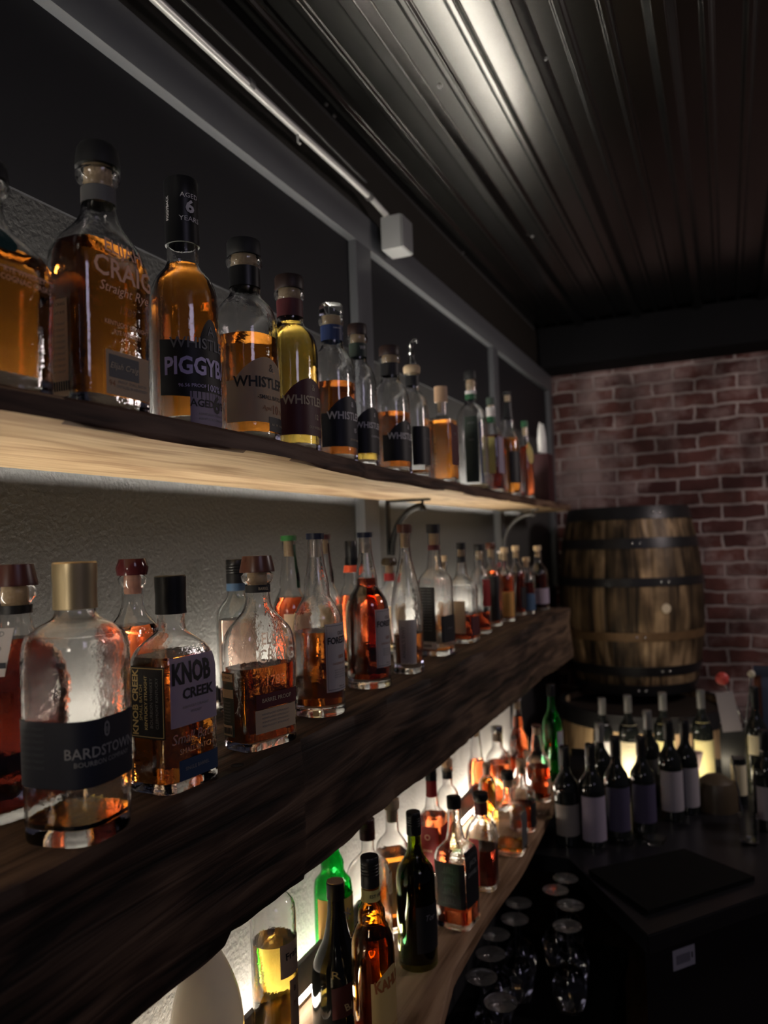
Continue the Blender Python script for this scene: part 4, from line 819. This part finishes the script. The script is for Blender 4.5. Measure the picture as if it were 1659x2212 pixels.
# ---- oak barrels
stave = wood('oak_staves', ((.030, .020, .012), (.17, .112, .06), (.36, .25, .14)), axis='Z', grain=3.2, bump=.4, rough=.5, knots=False)
stave2 = wood('pale_oak_staves', ((.16, .10, .055), (.36, .25, .14), (.46, .33, .2)), axis='Z', grain=3.2, bump=.3, rough=.6, knots=False)
hoop_m = mat('black_steel_hoop', (.022, .022, .024), .38, metal=.5, spec=.6)
head_m = mat('charred_barrel_head', (.02, .014, .01), .6)
def barrel(loc, H, rh, rb, m, label, hoops, n=30, rust=None):
    t = empty('oak_barrel', loc, .3, label=label, cat='barrel')
    rad = lambda u: rh+(rb-rh)*(1-(2*u-1)**2)**.9
    nz = 26; nseg = n*6; bm = bmesh.new(); R = []
    rnd = random.Random(3); dz = [rnd.uniform(-.0015, .0015) for _ in range(n)]
    for i in range(nz+1):
        u = i/nz; ring = []
        for k in range(nseg):
            g = -.0032 if k % 6 == 0 else dz[k//6]
            a = 2*pi*k/nseg; r = rad(u)+g; ring.append(bm.verts.new((r*cos(a), r*sin(a), H*u)))
        R.append(ring)
    bridge(bm, R)
    heads = []
    # croze: rims turn in, heads recessed
    for ring, z in ((R[0], .03), (R[-1], H-.03)):
        up = z > H/2
        a = [bm.verts.new((v.co.x*(1-.022/rh), v.co.y*(1-.022/rh), v.co.z)) for v in ring]
        b = [bm.verts.new((v.co.x, v.co.y, z)) for v in a]
        bridge(bm, [ring, a, b]); heads.append([v.co.copy() for v in b])
    body = from_bm('staves', bm, m, t, 30)
    for hd in heads:
        bm = bmesh.new(); a = [bm.verts.new(c) for c in hd]; b = [bm.verts.new(c-Vector((0, 0, .012 if c.z > H/2 else -.012))) for c in hd]; bm.faces.new(a); bm.faces.new(b[::-1]); bridge(bm, [a, b]); from_bm('barrel_head', bm, head_m, t)
    nt = m.node_tree
    for i, (u0, u1) in enumerate(hoops):
        pr = []
        for j in range(5): u = u0+(u1-u0)*j/4; pr.append((rad(u)+.0045, H*u))
        for j in range(4, -1, -1): u = u0+(u1-u0)*j/4; pr.append((rad(u)-.004, H*u))
        if u1 >= 1 and rh > .3: pr = pr[:5]+[(rh+.0045, H+.003), (rh-.024, H+.003), (rh-.024, H+.0005)]+[(rh-.004, H+.0005)]+pr[5:]
        pr.append(pr[0])
        h_ = lathe('hoop', pr, rust_m if i == 2 and rust else hoop_m, t, 72, smooth=40)
        for da in (-.055, .055):
            ang = -1.35-.3+da+(.35 if i % 2 else 0); r_ = rad((u0+u1)/2)+.0045
            bm = bmesh.new(); bmesh.ops.create_uvsphere(bm, u_segments=8, v_segments=5, radius=.007)
            for v in bm.verts: v.co += Vector((r_*cos(ang), r_*sin(ang), H*(u0+u1)/2))
            from_bm('rivet', bm, SILV, h_, 60)
    return t, rad
def stave_tone(m):
    nt = m.node_tree; L = nt.links.new; b = nt.nodes['Principled BSDF']; src = b.inputs['Base Color'].links[0].from_socket
    tc = nt.nodes.new('ShaderNodeTexCoord'); sx = nt.nodes.new('ShaderNodeSeparateXYZ'); L(tc.outputs['Object'], sx.inputs[0])
    at = nt.nodes.new('ShaderNodeMath'); at.operation = 'ARCTAN2'; L(sx.outputs['Y'], at.inputs[0]); L(sx.outputs['X'], at.inputs[1])
    mu = nt.nodes.new('ShaderNodeMath'); mu.operation = 'MULTIPLY'; mu.inputs[1].default_value = 30/(2*pi); L(at.outputs[0], mu.inputs[0])
    fl = nt.nodes.new('ShaderNodeMath'); fl.operation = 'FLOOR'; L(mu.outputs[0], fl.inputs[0])
    wn = nt.nodes.new('ShaderNodeTexWhiteNoise'); wn.noise_dimensions = '1D'; L(fl.outputs[0], wn.inputs['W'])
    r = nt.nodes.new('ShaderNodeMapRange'); r.inputs['To Min'].default_value = .35; r.inputs['To Max'].default_value = 1.5; L(wn.outputs['Value'], r.inputs['Value'])
    # dark stains between patches of bare wood
    n = nt.nodes.new('ShaderNodeTexNoise'); n.inputs['Scale'].default_value = 6; n.inputs['Detail'].default_value = 4; L(tc.outputs['Object'], n.inputs['Vector'])
    r2 = nt.nodes.new('ShaderNodeMapRange'); r2.inputs['From Min'].default_value = .40; r2.inputs['From Max'].default_value = .60; r2.inputs['To Min'].default_value = .45; L(n.outputs['Fac'], r2.inputs['Value'])
    m1 = nt.nodes.new('ShaderNodeMath'); m1.operation = 'MULTIPLY'; L(r.outputs[0], m1.inputs[0]); L(r2.outputs[0], m1.inputs[1])
    mx = nt.nodes.new('ShaderNodeMix'); mx.data_type = 'RGBA'; mx.blend_type = 'MULTIPLY'; mx.inputs[0].default_value = 1; L(src, mx.inputs[6]); L(m1.outputs[0], mx.inputs[7]); L(mx.outputs[2], b.inputs['Base Color'])
stave_tone(stave)
rust_m = mat('rusty_steel_hoop', (.20, .12, .055), .5, metal=.3, var=(.09, .05, .025), vscale=30)
bt, rad = barrel((-.462, 4.07, -.76), .89, .285, .345, stave, 'weathered whiskey barrel with black hoops upright before the brick wall',
    [(.0, .055), (.105, .155), (.29, .335), (.575, .62), (.775, .83), (.93, 1.0)], rust=True)
a_ = -1.15
pb = Vector(((rad(.46)+.001)*cos(a_-.3+.15), (rad(.46)+.001)*sin(a_-.3+.15), .89*.46))
bm = bmesh.new(); bmesh.ops.create_cone(bm, segments=20, radius1=.024, radius2=.022, depth=.010, cap_ends=True)
q = pb.normalized(); q.z = 0; qq = q.to_track_quat('Z', 'Y').to_matrix()
for v in bm.verts: v.co = qq @ v.co + pb
from_bm('bung', bm, mat('pale_bung', (.55, .47, .34), .5), bt, 40)
barrel((-.40, 3.80, FLOORZ), .84, .375, .42, stave2, 'wide pale oak cask standing on the floor beneath the weathered barrel', [(.0, .06), (.925, 1.0)])

# ---- wine bottles on the corner counter
GW = 'wine bottles on the corner counter'
def wine(px, Y, h, label, paper, lz=(.10, .53), foil=BLACK, r=.0375, ls=(-.005, .085), txt=None, dark=BLACKG, rz=-1.2, topc=None):
    x = float(ony(px, 1700, Y)[0])
    lb = []
    if paper: lb.append((lz[0], lz[1], ls[0]-.04, ls[1]-.04, paper, {'name': 'front_label', 'nx': 12, 'nz': 3}, txt or ()))
    rt, S = bottle((x, Y, CZ), h, r, r, 2, .0135, 'wine', label, GW, rz=rz, glass=dark, cap=('capsule', foil, .0148, .2*h), capz=h*.80, labels=lb, seg=26, name='wine_bottle')
    return rt
grey_foil = mat('grey_foil', (.17, .17, .165), .35, metal=.4)
white_label = mat('bright_white_label', (.80, .78, .78), .7); yel = mat('pale_yellow_label', (.78, .70, .34), .7); crm = mat('pale_cream_label', (.78, .70, .48), .7)
wine(1308, 3.02, .30, 'wine bottle with tall bright white label and grey foil neck, leftmost of the back row', white_label, (.04, .68), grey_foil, txt=[('====', .010, .005, .5, I_GREY), ('===', .008, .005, .3, I_GREY)])
wine(1364, 3.02, .315, 'wine bottle with pale cream label, second of the back row', crm, (.04, .66), grey_foil, txt=[('=====', .010, .005, .5, I_GREY)]+lines(3, .42, .05, .005, .05, I_GREY, .005))
wine(1440, 3.05, .325, 'wine bottle with yellow label standing behind the grey-labelled pair', yel, (.04, .66), grey_foil)
wine(1523, 3.08, .335, 'wine bottle with large yellow label, tallest and rightmost of the back row', yel, (.04, .66), grey_foil)
wine(1222, 2.36, .285, 'dark wine bottle with narrow pale label against the shelf end', mat('taupe_label', (.25, .22, .20), .7), (.1, .42))
wine(1278, 2.37, .295, 'dark wine bottle with lavender label in the front row beside the shelf', LPAPER, (.06, .50), BLACK)
wine(1332, 2.44, .305, 'dark wine bottle with near-black violet label, middle of the front row', mat('violet_label', (.06, .05, .10), .6), (.1, .52))
wine(1388, 2.52, .29, 'dark wine bottle with dark violet label right of the front row middle', mat('violet_label'), (.12, .52), BLACK)
wine(1300, 2.62, .30, 'unlabelled dark wine bottle with pale foil behind the lavender-labelled one', None, foil=grey_foil)
wine(1405, 2.78, .315, 'dark wine bottle with pale foil and grey label, half hidden behind', GREYP, (.1, .5), grey_foil)
wine(1449, 2.66, .315, 'wine bottle with wide grey label and a small yellow neck tag', mat('mid_grey_label', (.34, .31, .34), .7), (.10, .50))
wine(1484, 2.74, .30, 'wine bottle with grey label at the right end of the front group', mat('mid_grey_label'), (.08, .50))
wine(1640, 3.0, .37, 'wine bottle with small cream label at the right edge of the counter', crm, (.38, .56))
wine(1655, 2.66, .30, 'dark bottle with grey label cut off by the right edge of the photo', mat('mid_grey_label'), (.12, .45))

# low light bar standing between the two rows of wine, shining on the back row and the cask
t = empty('light_bar', (-.27, 2.905, CZ), label='low light bar on the counter hidden behind the front row of wine', cat='light strip')
box('bar_housing', (-.20, -.010, 0), (.235, -.004, .045), BLACK, t); box('bar_base', (-.20, -.0039, 0), (.235, .012, .006), BLACK, t)
box('glowing_diffuser', (-.19, -.0039, .0065), (.225, .006, .032), mat('light_bar_glow', (1, 1, 1), .5, emis=(1., .86, .62), es=16), t)
t = empty('light_bar', (-.40, 3.29, CZ), label='added low light bar behind the wine bottles to brighten the pale cask', cat='light strip')  # added source, unseen, only there to lift the cask brightness
box('bar_housing', (-.24, -.010, 0), (.36, -.004, .030), BLACK, t); box('bar_base', (-.24, -.0039, 0), (.36, .012, .006), BLACK, t)
box('glowing_diffuser', (-.23, -.0039, .0065), (.35, .006, .022), mat('cask_fill_glow', (1, 1, 1), .5, emis=(1., .84, .60), es=14), t)
# ---- small things on the counter
def at(px, py, Y, z=None):
    p = ony(px, py, Y); return [float(p[0]), float(Y), float(p[2]) if z is None else z]
t = empty('small_cup', at(1502, 1640, 2.93, CZ), label='small pale pink cup on a dark stand among the wine bottles', cat='cup')
lathe('cup_body', [(0, .085), (.013, .085), (.026, .145), (.024, .145), (.012, .09), (0, .09)], mat('pale_pink_cup', (.75, .6, .6), .4), t, 20)
lathe('stand', [(0, 0), (.035, 0), (.035, .01), (.012, .02), (.010, .0845), (0, .0845)], BLACK, t, 20)
t = empty('bowl', at(1546, 1690, 2.80, CZ), label='dark round bowl turned upside down right of the pink cup', cat='bowl')
lathe('bowl_shell', [(.066, 0), (.065, .06), (.055, .09), (.03, .108), (0, .114), (0, .108), (.028, .102), (.051, .085), (.060, .058), (.062, 0)], mat('dark_bronze_bowl', (.07, .05, .03), .4), t, 30)
t = empty('candle_jar', at(1596, 1680, 2.88, CZ), label='slim candle jar with a cream label right of the dark bowl', cat='candle')
lathe('jar', [(0, 0), (.024, 0), (.024, .15), (0, .15)], BLACKG, t, 20)
lathe('jar_label', [(.0245, .03), (.0245, .13), (.0243, .13), (.0243, .03), (.0245, .03)], crm, t, 20)
# mixing glass with a long bar spoon
p = onz(1620, 1822, CZ)
t = empty('mixing_glass', (float(p[0]), float(p[1]), CZ), label='clear mixing glass near the right edge of the countertop', cat='glass')
lathe('glass_wall', [(0, 0), (.024, 0), (.026, .01), (.028, .085), (.0262, .085), (.024, .014), (0, .013)], GLASS, t, 24)
t = empty('bar_spoon', (float(p[0]), float(p[1]), CZ+.0145), label='long twisted metal bar spoon leaning out of the mixing glass', cat='spoon')
tube('handle', [(-.008+(-.028)*k/20+.001*sin(k*1.3), 0, .24*k/20) for k in range(21)], .0022, SILV, t, 6)
tube('spoon_bowl', [(-.008, 0, 0), (-.002, 0, .004), (.006, 0, .006)], [.003, .007, .003], SILV, t, 8)
for i, (px, py, lab) in enumerate(((1350, 1822, 'small clear glass dish under the near-black labelled bottle'), (1395, 1806, 'small clear glass dish, farther one of the pair by the mat'), (1416, 1822, 'small clear glass dish nearest the black bar mat'))):
    p = onz(px, py, CZ); t = empty('glass_dish', (float(p[0]), float(p[1]), CZ), label=lab, cat='dish', group='small glass dishes on the counter')
    lathe('dish', [(0, 0), (.022, 0), (.033, .018), (.031, .018), (.021, .003), (0, .003)], GLASS, t, 22)
# tool caddy with stirrers in the far right
cp = at(1600, 1600, 3.12)
t = empty('tool_caddy', (cp[0], 3.12, CZ), label='black caddy holding bar tools and a menu card by the right edge', cat='caddy')
bm = bmesh.new(); addbox(bm, (-.07, -.03, 0), (.085, .05, .20), .004); from_bm('caddy_box', bm, BLACK, t, 40)
c = empty('menu_card', (cp[0]-.012, 3.12-.034, CZ), label='small tilted menu card with pale print leaning on the black caddy', cat='card')
b_ = bmesh.new(); q_ = [(-.065, 0, .325), (-.005, 0, .335), (.02, -.03, .20), (-.045, -.03, .19)]
vv = [b_.verts.new(v) for v in q_]; vw = [b_.verts.new((v[0], v[1]+.0015, v[2])) for v in q_]; b_.faces.new(vv); b_.faces.new(vw[::-1])
for i in range(4): b_.faces.new((vv[i], vw[i], vw[(i+1) % 4], vv[(i+1) % 4]))
from_bm('card_sheet', b_, mat('grey_blue_card', (.22, .20, .22), .6), c)
def stirrer(px, py, label, col, r):
    a = at(px, py, 3.14); base = Vector((cp[0]+.02, 3.14, CZ+.2005)); e_ = Vector(a)
    t = empty('bar_tool', base, label=label, cat='bar tool'); d = e_-base
    tube('handle', [(0, 0, 0), tuple(d*.5), tuple(d)], .004, SILV, t, 8)
    bm = bmesh.new(); bmesh.ops.create_uvsphere(bm, u_segments=14, v_segments=9, radius=r)
    for v in bm.verts: v.co = Vector((v.co.x, v.co.y*.6, v.co.z))+d
    from_bm('tool_head', bm, col, t, 60)
stirrer(1560, 1466, 'bar tool with red rounded head sticking up before the bricks', mat('coral_red_plastic', (.55, .07, .06), .4), .024)
stirrer(1623, 1456, 'bar tool with small cream knob beside the red-headed one', mat('cream_knob', (.5, .46, .36), .4), .014)
f = at(1652, 1500, 3.28)
t = empty('picture_frame', (f[0]+.02, 3.285, CZ), label='blue and rust coloured framed board cut off by the right edge', cat='frame')
box('frame_board', (-.055, 0, 0), (.12, .015, .40), mat('rust_frame', (.22, .07, .03), .6), t)
box('picture', (-.030, -.002, .02), (.10, -.0002, .36), mat('blue_grey_print', (.08, .10, .16), .6), t)
box('top_bar', (-.055, -.004, .3605), (.12, -.0003, .40), mat('dark_blue_bar', (.03, .04, .07), .6), t)
